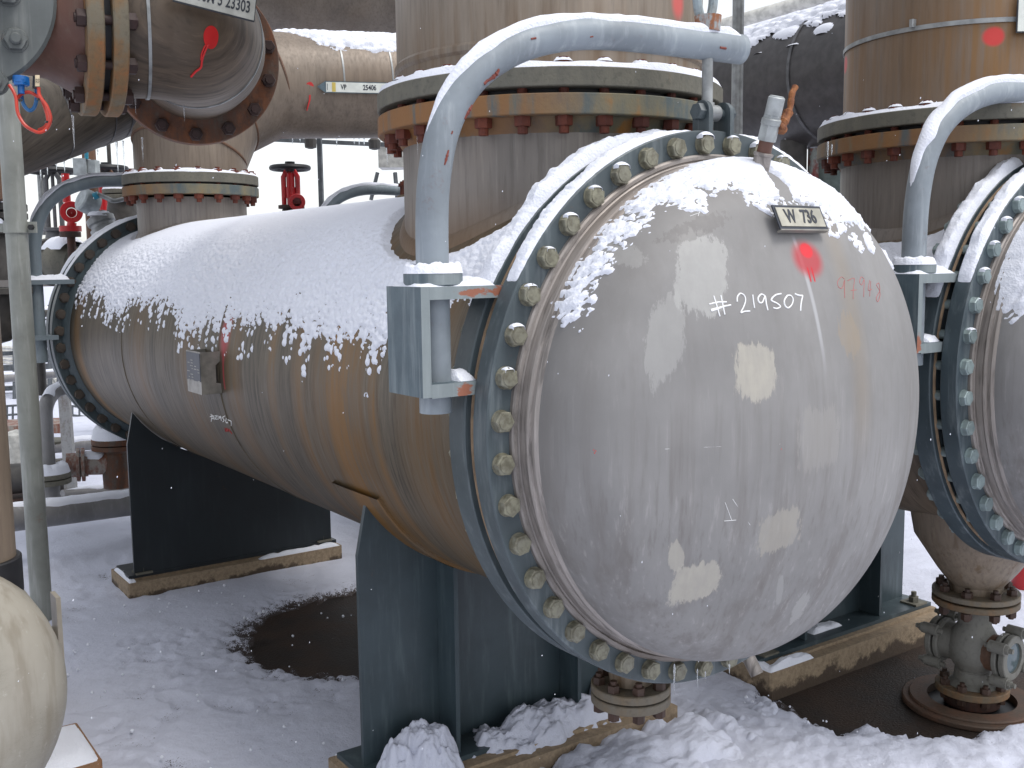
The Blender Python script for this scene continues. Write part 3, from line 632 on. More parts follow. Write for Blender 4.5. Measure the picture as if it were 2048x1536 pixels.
def cover_fittings(cv):
    # vent stub and ball valve leaning out of the top of the dish
    A = Vector((-.018, -.150, .672)); d = Vector((0, -.072, .24)).normalized(); K = .62
    P = lambda t: A+d*t*K
    b = MB(); b.cyl(P(-.05), P(.135), .030, 24, .024); b.lathe([(.024, .080), (.028, .084), (.028, .089), (.022, .092)], A, d, 24); b.build('vent_stub', SKIRT, cv)
    b = MB(); b.cyl(P(.14), P(.21), .0205, 20); b.build('vent_nipple', BROWNP, cv)
    b = MB()
    b.hexa(P(.20), d, .027, .050, 0); b.cyl(P(.268), P(.300), .0275, 22, ch=.003); b.hexa(P(.292), d, .025, .014, 0); b.cyl(P(.31), P(.395), .0235, 22, ch=.003); b.lathe([(.019, 0), (.019, .006), (0.001, .006)], P(.389), d, 20)
    v = b.build('ball_valve', VALVEG, cv)
    # lever, rusty, rising to the right
    k0 = P(.275)+Vector((.022, -.012, -.012)); pts = [k0+Vector(q_) for q_ in ((0, 0, -.004), (.012, 0, .012), (.028, 0, .034), (.043, 0, .058), (.048, 0, .082), (.052, 0, .100), (.066, 0, .120))]
    sp = spline(pts, 5); rs = [(.020 if i < 4 else .014 if i < 14 else .009)*(1+.07*math.sin(i*1.1)+.05*math.sin(i*2.9)) for i in range(len(sp))]
    b = MB(); b.tube(sp, .012, 9, True, rs); b.build('valve_lever', RUSTY_W, v)
    # small drain stub at the bottom
    b = MB(); e = Vector(tuple(ondome(1500, 1318))); b.cyl(e+Vector((0, .03, .03)), e+Vector((.012, -.03, -.062)), .028, 20); b.build('drain_stub', SKIRT, cv)
    # name plate with its bracket
    C = Vector(tuple(ondome(1594, 440))); q1, q2_ = Vector(tuple(onp(1542, 414, 1, C.y-.03))), Vector(tuple(onp(1645, 466, 1, C.y-.03)))
    xa = Vector((1, .0, 0)); ya = Vector((-.02, .44, .90)).normalized(); M = basis(C+Vector((-.014, -.020, .004)), xa, ya)
    wd, hh = .198, .072
    def sheet(b, w2, h2, t0, t1): return b.prism([(-w2, -h2), (w2, -h2), (w2, h2), (-w2, h2)], t0, t1, M)
    b = MB(); sheet(b, wd/2, hh/2, 0, .004); n1 = b.build('nameplate', PLATED, cv, smooth=False)
    b = MB(); sheet(b, wd/2-.008, hh/2-.008, .0042, .0062); b.build('plate_face', PLATEL, n1, smooth=False)
    b = MB(); b.prism([(-wd/2, -hh/2-.004), (wd/2, -hh/2-.004), (wd/2, -hh/2-.0005), (-wd/2, -hh/2-.0005)], -.010, .006, M)
    for sx in (-1, 1): b.prism([(sx*wd*.3-.01, -hh*.3), (sx*wd*.3+.01, -hh*.3), (sx*wd*.3+.01, hh*.3), (sx*wd*.3-.01, hh*.3)], -.035, -.0005, M)
    b.build('plate_bracket', PLATE, n1, smooth=False)
    text_mesh('W  736', .056, M @ Matrix.Translation((-.002, 0, .0068)), 'lettering', PLATED, n1, .0008, .72, .0012)
    # handwriting
    def chalk(strokes, f, r, name, mat):
        b = MB()
        for st in strokes:
            pts = [ondome(*f(x, y), off=.0) for x, y in st]; sp = spline(pts, 4) if len(pts) > 2 else [Vector(p) for p in pts]
            if len(pts) == 2: sp = [Vector(pts[0]).lerp(Vector(pts[1]), i/4) for i in range(5)]
            b.tube([p+Vector((-.0, -.0005, 0)) for p in sp], r, 5)
        return b.build(name, mat, cv)
    f = lambda x, y: (1360+x/4.6545, 540+y/4.6545)
    chalk([[(312, 240), (340, 330), (370, 432)], [(378, 235), (398, 330), (415, 415)], [(270, 318), (350, 300), (432, 297)], [(285, 370), (380, 345), (472, 325)], [(290, 382), (360, 358), (430, 330)],
           [(530, 295), (532, 250), (560, 218), (595, 235), (608, 280), (592, 340), (565, 395), (600, 385), (650, 382)], [(675, 230), (682, 290), (692, 355)],
           [(790, 240), (755, 225), (725, 260), (735, 300), (765, 300), (790, 245), (800, 310), (815, 375)], [(940, 220), (885, 235), (848, 280), (900, 310), (932, 340), (900, 358), (865, 350)],
           [(1000, 235), (970, 280), (975, 330), (1005, 352), (1040, 320), (1050, 270), (1030, 238), (1000, 235)], [(1065, 220), (1100, 235), (1140, 238)], [(1140, 238), (1125, 310), (1120, 380)]], f, .0021, 'chalk_number', WHITEP)
    chalk([[(1530, 85), (1500, 65), (1465, 110), (1475, 160), (1510, 165), (1530, 95), (1530, 180), (1532, 260)], [(1560, 100), (1600, 80), (1622, 85), (1612, 180), (1610, 270)], [(1590, 190), (1640, 185)],
           [(1710, 80), (1685, 65), (1670, 110), (1690, 140), (1712, 90), (1710, 180), (1708, 250)], [(1765, 95), (1750, 185), (1785, 180)], [(1775, 105), (1768, 180), (1765, 245)],
           [(1850, 120), (1828, 140), (1855, 190), (1860, 240), (1840, 295), (1826, 260), (1858, 190), (1850, 120)]], f, .0009, 'red_number', REDCH)
    g = lambda x, y: (x, y)
    chalk([[(1330, 898), (1440, 893), (1560, 888)]], g, .0004, 'scratch', WHITEP)
    chalk([[(1450, 1005), (1463, 1040)], [(1448, 1042), (1472, 1040)], [(1465, 998), (1500, 1050)], [(1385, 385), (1402, 405), (1396, 432)], [(1380, 432), (1400, 425)]], g, .0006, 'scratch', WHITEP)
    b = MB()
    for (x, y) in ((1188, 900), (1192, 902), (1190, 906), (1563, 898)): p = ondome(x, y); b.cyl(Vector(p)+Vector((0, .002, 0)), Vector(p)+Vector((0, -.0005, 0)), .002, 8)
    b.build('red_mark', REDP, cv)
NUTB2 = plain('brown_nut', (.055, .028, .018), .6); REDP = plain('red_marker', (.55, .03, .03), .5, nz=.1)
RUSTT = plain('tan_weld', (.34, .235, .15), .7); VALVEG = plain('valve_grey', (.36, .38, .38), .5, .2, .35); PLATEL = plain('light_plate', (.42, .40, .33), .4, .2, .25)
DRF = rusty('drain_flange_rust', (.15, .13, .10), (.17, .125, .075), (.24, .10, .03), .45, .62, 6)
FLR = paint('rear_flange_paint', (.038, .055, .062), chalk=(.10, .13, .14), rust=.3); NUTD = plain('dark_nut', (.055, .042, .032), .6)
def bracket_mat():
    m = Mat('bracket_paint', rough=.5); n1 = m.noise(m.vec(m.x, m.y, m.z*.1), 26, 5, .6); n2 = m.noise(m.vec(m.x, m.y, m.z*.05), 80, 4); n3 = m.noise(sc=9, det=6, ro=.7); n4 = m.noise(m.vec(m.x*.4, m.y, m.z), 70, 6, .7)
    b = m.mix(n3.step(.35, .65), (.085, .12, .14), (.062, .09, .108)); b = m.mix(n1.step(.46, .7)*.6, b, (.21, .25, .265)); b = m.mix(n2.step(.55, .75)*.4, b, (.28, .31, .32))
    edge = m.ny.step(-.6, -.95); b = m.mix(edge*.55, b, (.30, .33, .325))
    for (cx, cz, rx, rz) in ((-.83, .385, .05, .010), (-.745, .388, .02, .016), (-.86, .13, .022, .02), (1.02, .15, .02, .03)):
        b = m.mix(m.blob(m.x, m.z, cx, cz, rx, rz, .2, n4, 3.2)*.8*edge.mx(m.nz.abs()*0), b, (.30, .075, .02))
    m.col(b); m.bump(n4, .15, .003); return m.mat
DAVITB = bracket_mat()
exchanger(0, 0, 0, 'near grey steel exchanger with plate W 736 and chalk number #219507', math.radians(4.69), (.84, .525, .612), (4.75, .35, .434), (SHELL, DOME, BLUE, LOWST, BOLT, SADP), True)
exchanger(2.005, -.081, .02, 'second exchanger cut off by the right edge, clean blue grey flanges', math.radians(37.93), (.56, .50, .605), (4.75, .35, .434), (SHELL2, DOME2, BLUE2, LOWST2, BOLTG, SADP), False)

# name plate bracket on the shell side
def side_box():
    a = onp(372, 700, 0, -.815); b_ = onp(400, 705, 0, -.815); y1, y0 = float(a[1]), float(b_[1]); z1 = float(b_[2]); z0 = float(onp(404, 790, 0, -.815)[2])
    r = thing('data_plate_box', 'small metal box with a black data plate on the shell side', 'data plate', (-.74, y0, z0))
    b = MB(); b.box((-.815, y0, z0), (-.811, y1, z1)); b.build('plate_back', PLATE, r, smooth=False)
    Mx = Matrix(((1, 0, 0, 0), (0, 0, 1, y0), (0, 1, 0, 0), (0, 0, 0, 1)))
    h = z1-z0
    for yy in (0, y1-y0):
        b = MB(); Mx[1][3] = y0+yy
        b.prism([(-.8105, z0), (-.715, z0), (-.715, z0+h*.22), (-.748, z0+h*.26), (-.748, z0+h*.68), (-.72, z0+h*.80), (-.715, z1), (-.8105, z1)], 0, .003, Mx); b.build('bracket', PLATE, r, smooth=False)
    b = MB(); b.box((-.8172, y0+.004, z0+h*.30), (-.8152, y1-.004, z1-.006)); dp = b.build('data_plate', PLATED, r, smooth=False)
    b = MB(); rg = random.Random(5)
    for i in range(9):
        zz = z1-.03-i*h*.068
        for k in range(4):
            if rg.random() < .45: yy = y0+.012+k*(y1-y0-.02)/4; b.box((-.8180, yy, zz), (-.8174, yy+(y1-y0)/4*rg.uniform(.4, .8), zz+h*.022))
    b.build('engraving', PLATE, dp, smooth=False)
side_box()
def side_chalk():
    b = MB(); f = lambda x, y: oncyl(360+x/6.4, 660+y/6.4, .731)
    for st in ([(395, 1075), (410, 1110), (400, 1170)], [(415, 1085), (440, 1150)], [(385, 1110), (440, 1100)], [(400, 1140), (445, 1125)], [(450, 1100), (470, 1095), (455, 1140), (480, 1140)], [(485, 1090), (490, 1145)], [(520, 1105), (500, 1110), (510, 1130), (522, 1105), (530, 1160)],
               [(575, 1100), (545, 1120), (565, 1150), (550, 1175)], [(595, 1130), (585, 1170), (605, 1190), (620, 1150), (595, 1130)], [(625, 1155), (655, 1170), (655, 1225)]):
        b.tube(spline([f(*p) for p in st], 3), .0022, 5)
    o = b.build('chalk_number', WHITEP, None, (-.7, 2.3, -.2)); tag(o, 'small white chalk number on the lower left side of the near shell', 'chalk marking')
    b = MB()
    for st in ([(575, 1255), (585, 1300)], [(595, 1255), (600, 1300), (615, 1260), (620, 1300)], [(630, 1270), (645, 1310)], [(650, 1300), (665, 1330)]): b.tube([f(*p) for p in st], .002, 5)
    o = b.build('red_marking', REDP, None, (-.7, 2.3, -.3)); tag(o, 'tiny red scribble under the chalk number on the near shell', 'red marking')
side_chalk()

# plinths
def plinth(x, y0, y1, label):
    b = MB(); b.box((x-.709, y0, ZG), (x+.709, y1, -1.4385), .008)
    b.box((x-.69, y0+.06, -1.4385), (x+.69, y1-.03, -1.4245)); single(b, 'plinth', CONC, label, 'concrete plinth', (x, y0, ZG), 'concrete saddle plinths')
plinth(0, .885, 1.36, 'snow buried plinth under the front saddle of the near exchanger')
plinth(0, 4.122, 4.52, 'plinth under the dark rear saddle of the near exchanger')
plinth(2.005, .885, 1.36, 'stained plinth under the front saddle of the second exchanger')
plinth(2.005, 4.1, 4.52, 'plinth under the rear saddle of the second exchanger')

# ------------------------------------------------------------------ davits
def davit(X0, Y0, label, lugz):
    r = thing('davit_arm', label, 'davit arm', (X0-.905, Y0+.165, .066), 'curved davit arms')
    raw = [(-.905, .066), (-.905, .3), (-.905, .56), (-.893, .70), (-.862, .82), (-.80, .925), (-.71, 1.0), (-.60, 1.052), (-.47, 1.083), (-.33, 1.094), (-.15, 1.094), (.0, 1.092), (.115, 1.09)]
    P = [(X0+x, Y0+.165-.115*(x+.905)/.905, z) for x, z in raw]; sp = spline(P, 6)
    b = MB(); b.tube(sp, .0435, 28); arm = b.build('arm', DAVIT, r)
    b = MB(); b.cyl((X0-.905, Y0+.165, .403), (X0-.905, Y0+.165, .437), .078, 36, ch=.003); b.build('collar', DAVITB, r)
    rx, ry = X0-.012, Y0+.05
    b = MB(); b.cyl((rx, ry, lugz+.03), (rx, ry, 1.16), .0165, 16); b.tube([(rx+.0, ry, lugz+.03), (rx, ry, lugz-.01)], .022, 16)
    b.cyl((rx-.03, ry-.01, lugz), (rx+.03, ry-.01, lugz), .024, 18); b.build('hanger_rod', GALV, r)
    b = MB(); b.cyl((rx, ry, 1.130), (rx, ry, 1.175), .036, 20, .040); b.build('seat_washer', RUSTC, r)
    ring = [(rx-.0+.034*math.sin(a*PI/16)*(1+.0), ry+.012, 1.235+.075*-math.cos(a*PI/16)) for a in range(33)]
    b = MB(); b.tube(ring, .014, 10, False); b.build('eye_nut', GALVR, r)
    return sp
RUSTC = rusty('rusty_collar', (.30, .32, .32), (.26, .10, .04), (.22, .07, .025), .42, .52, 14); GALVR = rusty('rusting_eye', (.26, .31, .33), (.24, .26, .26), (.30, .12, .04), .5, .62, 18)
DV1 = davit(0, 0, 'light blue grey davit arm curving over the near exchanger flange', .895)
DV2 = davit(2.005, -.081, 'davit arm at the right edge on the second exchanger', .915)

# ------------------------------------------------------------------ standing pipes above the nozzles
def standing(X0, y, r, rf, zt, label, st, extra=None, wz=1.13):
    t = thing('standing_pipe', label, 'pipe', (X0, y, .98), 'pipes standing on the exchanger nozzles')
    b = MB(); b.lathe([(r+.012, .99), (r+.008, 1.05), (r, 1.07), (r, zt)], (X0, y, 0), (0, 0, 1), 128); b.lathe([(r, wz-.018), (r+.008, wz-.008), (r+.008, wz+.008), (r, wz+.018)], (X0, y, 0), (0, 0, 1), 128)
    b.build('pipe', st, t)
    b = MB(); b.ring(r-.01, rf, .988, 1.046, (X0, y, 0), (0, 0, 1), 128, .003); b.build('pipe_flange', RUSTF, t)
    b = MB(); b.lathe([(r-.02, .966), (rf-.06, .966), (rf-.06, .99), (r-.02, .99)], (X0, y, 0), (0, 0, 1), 96); b.build('gasket', BLACK, t)
    return t
standing(0, .84, .54, .612, 3.6, 'wide steel pipe standing on the near exchanger behind the davit', TOPST)
T2 = standing(2.005, .479, .495, .605, 3.6, 'rust stained steel pipe with red dot on the second exchanger', TOPST2, wz=1.0)
def strap(t, cx, cy, r, z, tilt=.0):
    b = MB(); b.lathe([(r, z-.009), (r+.004, z-.009), (r+.004, z+.009), (r, z+.009)], (cx, cy, 0), (0, 0, 1), 128); b.build('strap', GALV, t)
strap(T2, 2.005, .479, .497, 1.378)
def wall_pt(px, py, cx, cy, r):
    o, d = ray(px, py); a = d[0]**2+d[1]**2; b_ = 2*((o[0]-cx)*d[0]+(o[1]-cy)*d[1]); c = (o[0]-cx)**2+(o[1]-cy)**2-r*r
    return Vector(o+d*((-b_-max(0, b_*b_-4*a*c)**.5)/2/a))
p = wall_pt(1823, 48, 2.005, .479, .5)
b = MB(); b.box((p.x-.014, p.y-.016, p.z-.016), (p.x+.014, p.y+.004, p.z+.016), .004); b.build('strap_buckle', GALV, T2)
p = wall_pt(2036, 30, 2.005, .479, .5); n = Vector((p.x-2.005, p.y-.479, 0)).normalized(); M = basis(p+n*.012, Vector((-n.y, n.x, 0)), (0, 0, 1))
b = MB(); b.prism([(-.012, -.07), (.26, -.07), (.26, .1), (-.012, .1)], 0, .003, M); sg = b.build('pipe_sign', PLATED, T2, smooth=False)
b = MB(); b.prism([(-.007, -.065), (.25, -.065), (.25, .095), (-.007, .095)], .0035, .0055, M); b.build('sign_face', PLATEW, sg, smooth=False)
# far pipe: mitred elbow joining the long horizontal line
def far_pipe():
    t = thing('mitred_pipe', 'steel pipe bending from the rear nozzle into the line with arrow sign', 'pipe', (0, 4.75, .98))
    A0, A1 = Vector((0, 4.75, 1.0)), Vector((0.0, 4.75, 1.205)); C0 = Vector(tuple(at(540, 171, 7.35))); C1 = Vector(tuple(at(830, 178, 7.75))); mid = Vector(tuple(at(426, 222, 7.1)))
    path = [A0, A1, mid, C0, C1]
    b = MB(); b.tube(path, .355, 64); b.build('pipe', PIPEST, t)
    b = MB()
    for i, p_ in ((1, A1), (2, mid), (3, C0)):
        tt = ((path[i+1]-path[i]).normalized()+(path[i]-path[i-1]).normalized()).normalized(); k = 1/((path[i]-path[i-1]).normalized().dot(tt))
        bp = ((path[i+1]-path[i]).normalized()-(path[i]-path[i-1]).normalized()); bp = (bp-tt*bp.dot(tt)).normalized(); sd2 = tt.cross(bp)
        b.tube([p_+bp*(math.cos(a)*.356*k)+sd2*(math.sin(a)*.356) for a in [2*PI*j/64 for j in range(65)]], .009, 8, False)
    b.build('weld_seam', RUSTB, t)
    b = MB(); b.ring(.34, .434, .988, 1.05, (0, 4.75, 0), (0, 0, 1), 96, .003); b.build('pipe_flange', RUSTF, t)
    b = MB(); b.lathe([(.33, .972), (.39, .972), (.39, .99), (.33, .99)], (0, 4.75, 0), (0, 0, 1), 96); b.build('gasket', BLACK, t)
    d = (C1-C0).normalized(); b = MB()
    for px in (662, 757):
        q_ = C0.lerp(C1, (px-540)/290); b.lathe([(.355, -.006), (.360, -.006), (.360, .006), (.355, .006)], q_, d, 64)
    b.build('strap', GALV, t)
    # arrow sign
    q_ = C0.lerp(C1, (674-540)/290); nn = (Vector(tuple(CAM))-q_); nn = (nn-d*nn.dot(d)).normalized(); M = basis(q_+nn*.375, d, nn.cross(d))
    px = (C1-C0).length/290; L, H = 82*px, 21*px
    b = MB(); b.prism([(-66*px, 0), (-50*px, -H/2), (L, -H/2), (L, H/2), (-50*px, H/2)], 0, .006, M); sg = b.build('arrow_sign', SIGNB, t, smooth=False)
    b = MB(); b.prism([(-49*px, -H/2+.006), (L-.006, -H/2+.006), (L-.006, H/2-.006), (-49*px, H/2-.006)], .0065, .008, M); b.build('sign_face', PLATEW, sg, smooth=False)
    b = MB(); b.prism([(-38*px, -H/2+.008), (-31*px, -H/2+.008), (-31*px, H/2-.008), (-38*px, H/2-.008)], .0085, .0095, M); b.build('sign_band', YEL, sg, smooth=False)
    b = MB(); b.prism([(-47*px, -H*.28), (-46*px, -H*.28), (-46*px, H*.28), (-47*px, H*.28)], .0085, .0095, M); b.build('sign_mark', SIGNB, sg, smooth=False)
    text_mesh('VP', .046, M @ Matrix.Translation((-16*px, 0, .0086)), 'lettering', PLATED, sg, .0006, .75, .001)
    text_mesh('25406', .048, M @ Matrix.Translation((34*px, 0, .0086)), 'lettering', PLATED, sg, .0006, .8, .001)
    # red spray mark with runs
    for (a, rr) in (((596-540)/290, .030),):
        q_ = C0.lerp(C1, a); M2 = basis(q_+nn*.360, d, nn.cross(d)); b = MB()
        for i in range(1): b.prism([(rr*.9*math.cos(k*PI/12)*(1+.06*math.sin(k*3)), rr*math.sin(k*PI/12)*(1+.05*math.cos(k*5))) for k in range(24)], -.01, .0012, M2)
        b.prism([(-.006, -.03), (.006, -.03), (.002, -.09), (-.022, -.16), (-.026, -.16), (-.008, -.09)], -.02, .0, M2)
        b.build('red_spray_mark', REDP, t)
    return path
FP = far_pipe()
print('part 2 ok')

# ------------------------------------------------------------------ snow on the big cylinders
def shell_snow(X0, Y0, Z0, nozz, label, ys, dth, seed, edge, fq):
    th = np.arange(math.radians(-90), math.radians(38), dth); Y, T = np.meshgrid(ys, th, indexing='ij'); A = -T
    arc = T*.73; deg = np.degrees(A)
    lowf = fbm(Y*2.2, arc*1.1+4, 4, seed); drip = fbm(Y*34, arc*3., 3, seed+9)
    eb = np.interp(Y, *edge)+9*(lowf-.5)*1.6+8*(drip-.5)
    cov = 1-sm(deg, eb-9, eb+2)
    base = .018*(1-sm(deg, eb-42, eb-14))+.0035*(1-sm(deg, eb-20+10*(lowf-.5), eb-10))
    covg = cov*(1-.22*sm(deg, 42, 66)); c1 = clumps(Y*fq[0], arc*fq[1]+drip*.6, covg*1.15, seed+1)*.016; c2 = clumps(Y*fq[0]*1.9, arc*fq[1]*1.8, covg*.9, seed+21)*.012
    mid = sm(deg, 22, 50)
    stray = clumps(Y*fq[0]*1.1, arc*fq[1]*.8, (1-sm(deg, eb+1, eb+12))*.30*sm(drip, .42, .60), seed+41)*.012
    H = base+mid*np.maximum(c1, c2)*(1-.35*sm(deg, eb+5, eb-5)*0)+.004*fbm(Y*9, arc*9, 3, seed+3)*(1-mid)
    H = np.where(cov < .02, 0, H); H = np.maximum(H, stray)-.0025
    for (ny, nr, k) in nozz:     # drifts stop short of the warm nozzle feet
        x = .73*np.sin(T); d = np.sqrt(x**2+(Y-(Y0+ny))**2)-nr
        halo = k*sm(arc, -.15, -.40)*(1-sm(arc, -.55, -.66)*.6)+.022
        H = np.where(d < .0, -.02, H); H = H*sm(d+(drip-.5)*.03, halo*.55, halo*1.15)-.004*(1-sm(d, halo*.5, halo))
    H = H-.02*(1-sm(Y-Y0, .262, .275))
    R = .73+np.maximum(H, -.006)
    V = np.stack([X0+R*np.sin(T), Y, Z0+R*np.cos(T)], -1)
    hm = np.maximum.reduce([H[:-1, :-1], H[1:, :-1], H[1:, 1:], H[:-1, 1:]])
    o = grid_obj(V, hm > -.001, 'snow', SNOW, label, loc=(X0, Y0+2, Z0+.73)); tag(o, label, 'snow', kind='stuff')
shell_snow(0, 0, 0, ((.84, .525, .06), (4.75, .35, .02)), 'clumpy snow lying on the shell of the near exchanger', lin((.262, 2.2, .0052), (2.2, 5.19, .0095)), .0074, 1,
           ((.26, .45, .8, 1.1, 1.4, 1.76, 2.1, 2.6, 3.4, 4.1, 5.0), (62, 66, 75, 75, 76, 69, 75, 76, 72, 72, 68)), (46, 72))
shell_snow(2.005, -.081, .02, ((.56, .50, .03),), 'clumpy snow lying on the shell of the second exchanger', lin((.19, 1.5, .011), (1.5, 5, .05)), .016, 5, ((0, 5), (66, 70)), (28, 40))
def dome_snow(x0, y0, z0, zb, label, seed, holes=(), step=.0052, amax=88):
    ph = np.arange(math.radians(-amax), math.radians(84), step/.6); U = np.arange(0, .66, step)
    PH, UU = np.meshgrid(ph, U, indexing='ij'); r, dep, rn, yn = [np.interp(UU, DS, DP[:, k]) for k in range(4)]
    x, z = r*np.sin(PH), r*np.cos(PH); n1 = fbm(x*7, z*7, 4, seed); n2 = fbm(x*22, z*22, 3, seed+4)
    b_ = np.interp(x, zb[0], zb[1])+.05*(n1-.5)+.03*(n2-.5)+(.7-.95*r)*0; dd = z-b_
    cov = sm(dd, -.02, .05); base = .018*sm(dd, .03, .13)-.0012
    px_, pz_ = x*78, (z*.9-dep*.9)*78
    cl = np.maximum(clumps(px_, pz_, cov*1.2, seed+1)*.017, clumps(px_*1.8, pz_*1.8, cov, seed+2)*.010)
    grp = clumps(x*17, (z-dep*.5)*13, sm(dd, -.13, -.01)*.5*sm(x, -.42, -.3), seed+7)
    stray = clumps(px_, pz_*.9, sm(grp, .05, .3)*.85, seed+5)*.011
    H = np.maximum(base+cl*(1-.7*sm(dd, .05, .12)), stray)+.004*n2*sm(dd, .05, .1)-.0025
    for (hx, hz, hr) in holes: H = H-.05*(1-sm(np.hypot(x-hx, (z-hz)*.6), hr*.8, hr))
    # normal of the dish
    Hh = np.maximum(H, -.005); V = np.stack([x0+x+np.sin(PH)*rn*Hh, y0-sd_-dep-yn*Hh, z0+z+np.cos(PH)*rn*Hh], -1)
    hm = np.maximum.reduce([H[:-1, :-1], H[1:, :-1], H[1:, 1:], H[:-1, 1:]])
    # lip over the skirt at the rim
    lip = np.stack([x0+(Rd+np.maximum(H[:, 0], -.005)*.8)*np.sin(ph), np.full(len(ph), y0-.014), z0+(Rd+np.maximum(H[:, 0], -.005)*.8)*np.cos(ph)], -1)[:, None]
    V = np.concatenate([lip, V], 1); hm = np.concatenate([hm[:, :1], hm], 1)
    o = grid_obj(V, hm > -.001, 'snow', SNOW, label, loc=(x0, y0, z0+.6)); tag(o, label, 'snow', kind='stuff')
dome_snow(0, 0, 0, tuple(zip(*sorted([(float(q_[0]), float(q_[2])) for q_ in [ondome(*p_) for p_ in ((1125, 640), (1165, 610), (1195, 560), (1235, 500), (1290, 468), (1330, 425), (1385, 395), (1440, 375), (1490, 380), (1530, 400), (1580, 408), (1630, 410), (1670, 415), (1700, 440))]]+[(-.74, .37), (-.70, .35), (.45, .55), (.62, .46), (.74, .38)]))),
          'clumpy snow along the upper edge of the near exchanger cover', 3, holes=((-.018, .665, .030),))
dome_snow(2.005, -.081, .02, ((-.73, -.7, -.6, -.4, 0, .7), (.20, .22, .33, .45, .55, .5)), 'snow on the cover of the second exchanger', 8, step=.010)
def flange_snow():
    b = MB(); D = math.radians
    snow_arc_y(b, 0, 0, .842, .127, .203, D(-64), D(-3), .028, 200, 1); snow_arc_y(b, 0, 0, .842, .127, .203, D(4), D(60), .035, 90, 4)
    snow_arc_y(b, 0, 0, .842, .020, .083, D(-61), D(-6), .018, 200, 2); snow_arc_y(b, 0, 0, .842, .020, .083, D(6), D(62), .022, 120, 3)
    single(b, 'snow', SNOW, 'snow ridges on the near exchanger front flanges', 'snow', (0, 0, .83), kind='stuff')
    b = MB(); snow_arc_y(b, 0, 0, .832, 5.195, 5.266, D(-66), D(40), .012, 90, 5); snow_arc_y(b, 0, 0, .832, 5.312, 5.388, D(-66), D(40), .014, 60, 6)
    single(b, 'snow', SNOW, 'snow lines on the rear flange of the near exchanger', 'snow', (0, 5.2, .83), kind='stuff')
    b = MB(); snow_arc_y(b, 2.005, .02, .842, .046, .122, D(-70), D(10), .03, 110, 7); snow_arc_y(b, 2.005, .02, .842, -.063, .002, D(-66), D(10), .024, 110, 8)
    single(b, 'snow', SNOW, 'snow ridges on the second exchanger flanges', 'snow', (2.005, 0, .85), kind='stuff')
    # little caps on the bolt heads
    b = MB(); rg = random.Random(2)
    for X0, Y0, Z0, ph in ((0, 0, 0, 4.69), (2.005, -.081, .02, 37.93)):
        for i in range(44):
            t = D(ph)+2*PI*i/44; ca = math.cos(t)
            if ca < .1 or rg.random() < .12: continue
            x, z = X0-.8*math.sin(t), Z0+.8*math.cos(t)
            k = rg.uniform(.55, 1.)*(.6+.4*ca); V = []; Fc = []
            for a in range(7):
                for c in range(9):
                    u, v = a/6, c/8; an = PI*v; e = math.sin(PI*min(max(u, .0), 1))**.5 if 0 < a < 6 else 0
                    V.append((x+.026*k*math.cos(an), Y0-.010+.026*u, z+.0215+(.016*k*math.sin(an)*(.3+.7*e))+(-.006 if c in (0, 8) else 0)))
            for a in range(6):
                for c in range(8): q = a*9+c; Fc.append((q, q+9, q+10, q+1))
            b.add(V, Fc); k0 = len(b.v)
    single(b, 'snow', SNOW, 'small snow caps sitting on the flange bolt heads', 'snow', (0, 0, .8), kind='stuff')
    # upper rims of the nozzle flanges
    for (cx, cy, r, rf, lab, sd) in ((0, .84, .552, .609, 'snow on the near standing pipe flange', 1), (2.005, .479, .507, .602, 'snow on the second standing pipe flange', 2), (0, 4.75, .362, .432, 'snow on the rear nozzle flange', 3)):
        b = MB(); snow_cap_ring(b, (cx, cy), r, rf, 1.047, 0, 2*PI, .024, 140, 7, sd)
        for i in range(28 if rf > .5 else 20):
            t = .1+2*PI*i/(28 if rf > .5 else 20); R = rf-.045; snow_cap_ring(b, (cx+R*math.cos(t), cy+R*math.sin(t)), -.030, .030, 1.069, 0, PI, .013, 8, 7, i)
        single(b, 'snow', SNOW, lab, 'snow', (cx, cy-rf, 1.05), kind='stuff')
    b = MB(); n = len(DV1)
    snow_on_tube(b, DV1[int(n*.30):-1], .0435, .016, .75, 1); snow_cap_ring(b, (-.905, .165), .045, .078, .437, 0, 2*PI, .026, 90, 7, 4)
    snow_pad(b, lambda u, v: (-.988+u*.24, .088+.17*v, .4025), 24, 10, lambda u, v: (0, 0, 1), .024, 3); snow_pad(b, lambda u, v: (-.87+u*.06, .10+.15*v, .152), 10, 8, lambda u, v: (0, 0, 1), .02, 5)
    single(b, 'snow', SNOW, 'snow along the near davit arm and its bracket', 'snow', (-.9, .16, .44), kind='stuff')
    b = MB(); n = len(DV2); snow_on_tube(b, DV2[int(n*.22):-1], .0435, .022, .8, 2); snow_cap_ring(b, (1.10, .084), .045, .078, .437, 0, 2*PI, .026, 90, 7, 6)
    snow_pad(b, lambda u, v: (1.017+u*.24, .007+.17*v, .4025), 24, 10, lambda u, v: (0, 0, 1), .026, 6); snow_pad(b, lambda u, v: (1.12+u*.075, .02+.15*v, .152), 10, 8, lambda u, v: (0, 0, 1), .025, 7)
    single(b, 'snow', SNOW, 'snow along the second davit arm and its bracket', 'snow', (1.1, .08, .44), kind='stuff')
flange_snow()
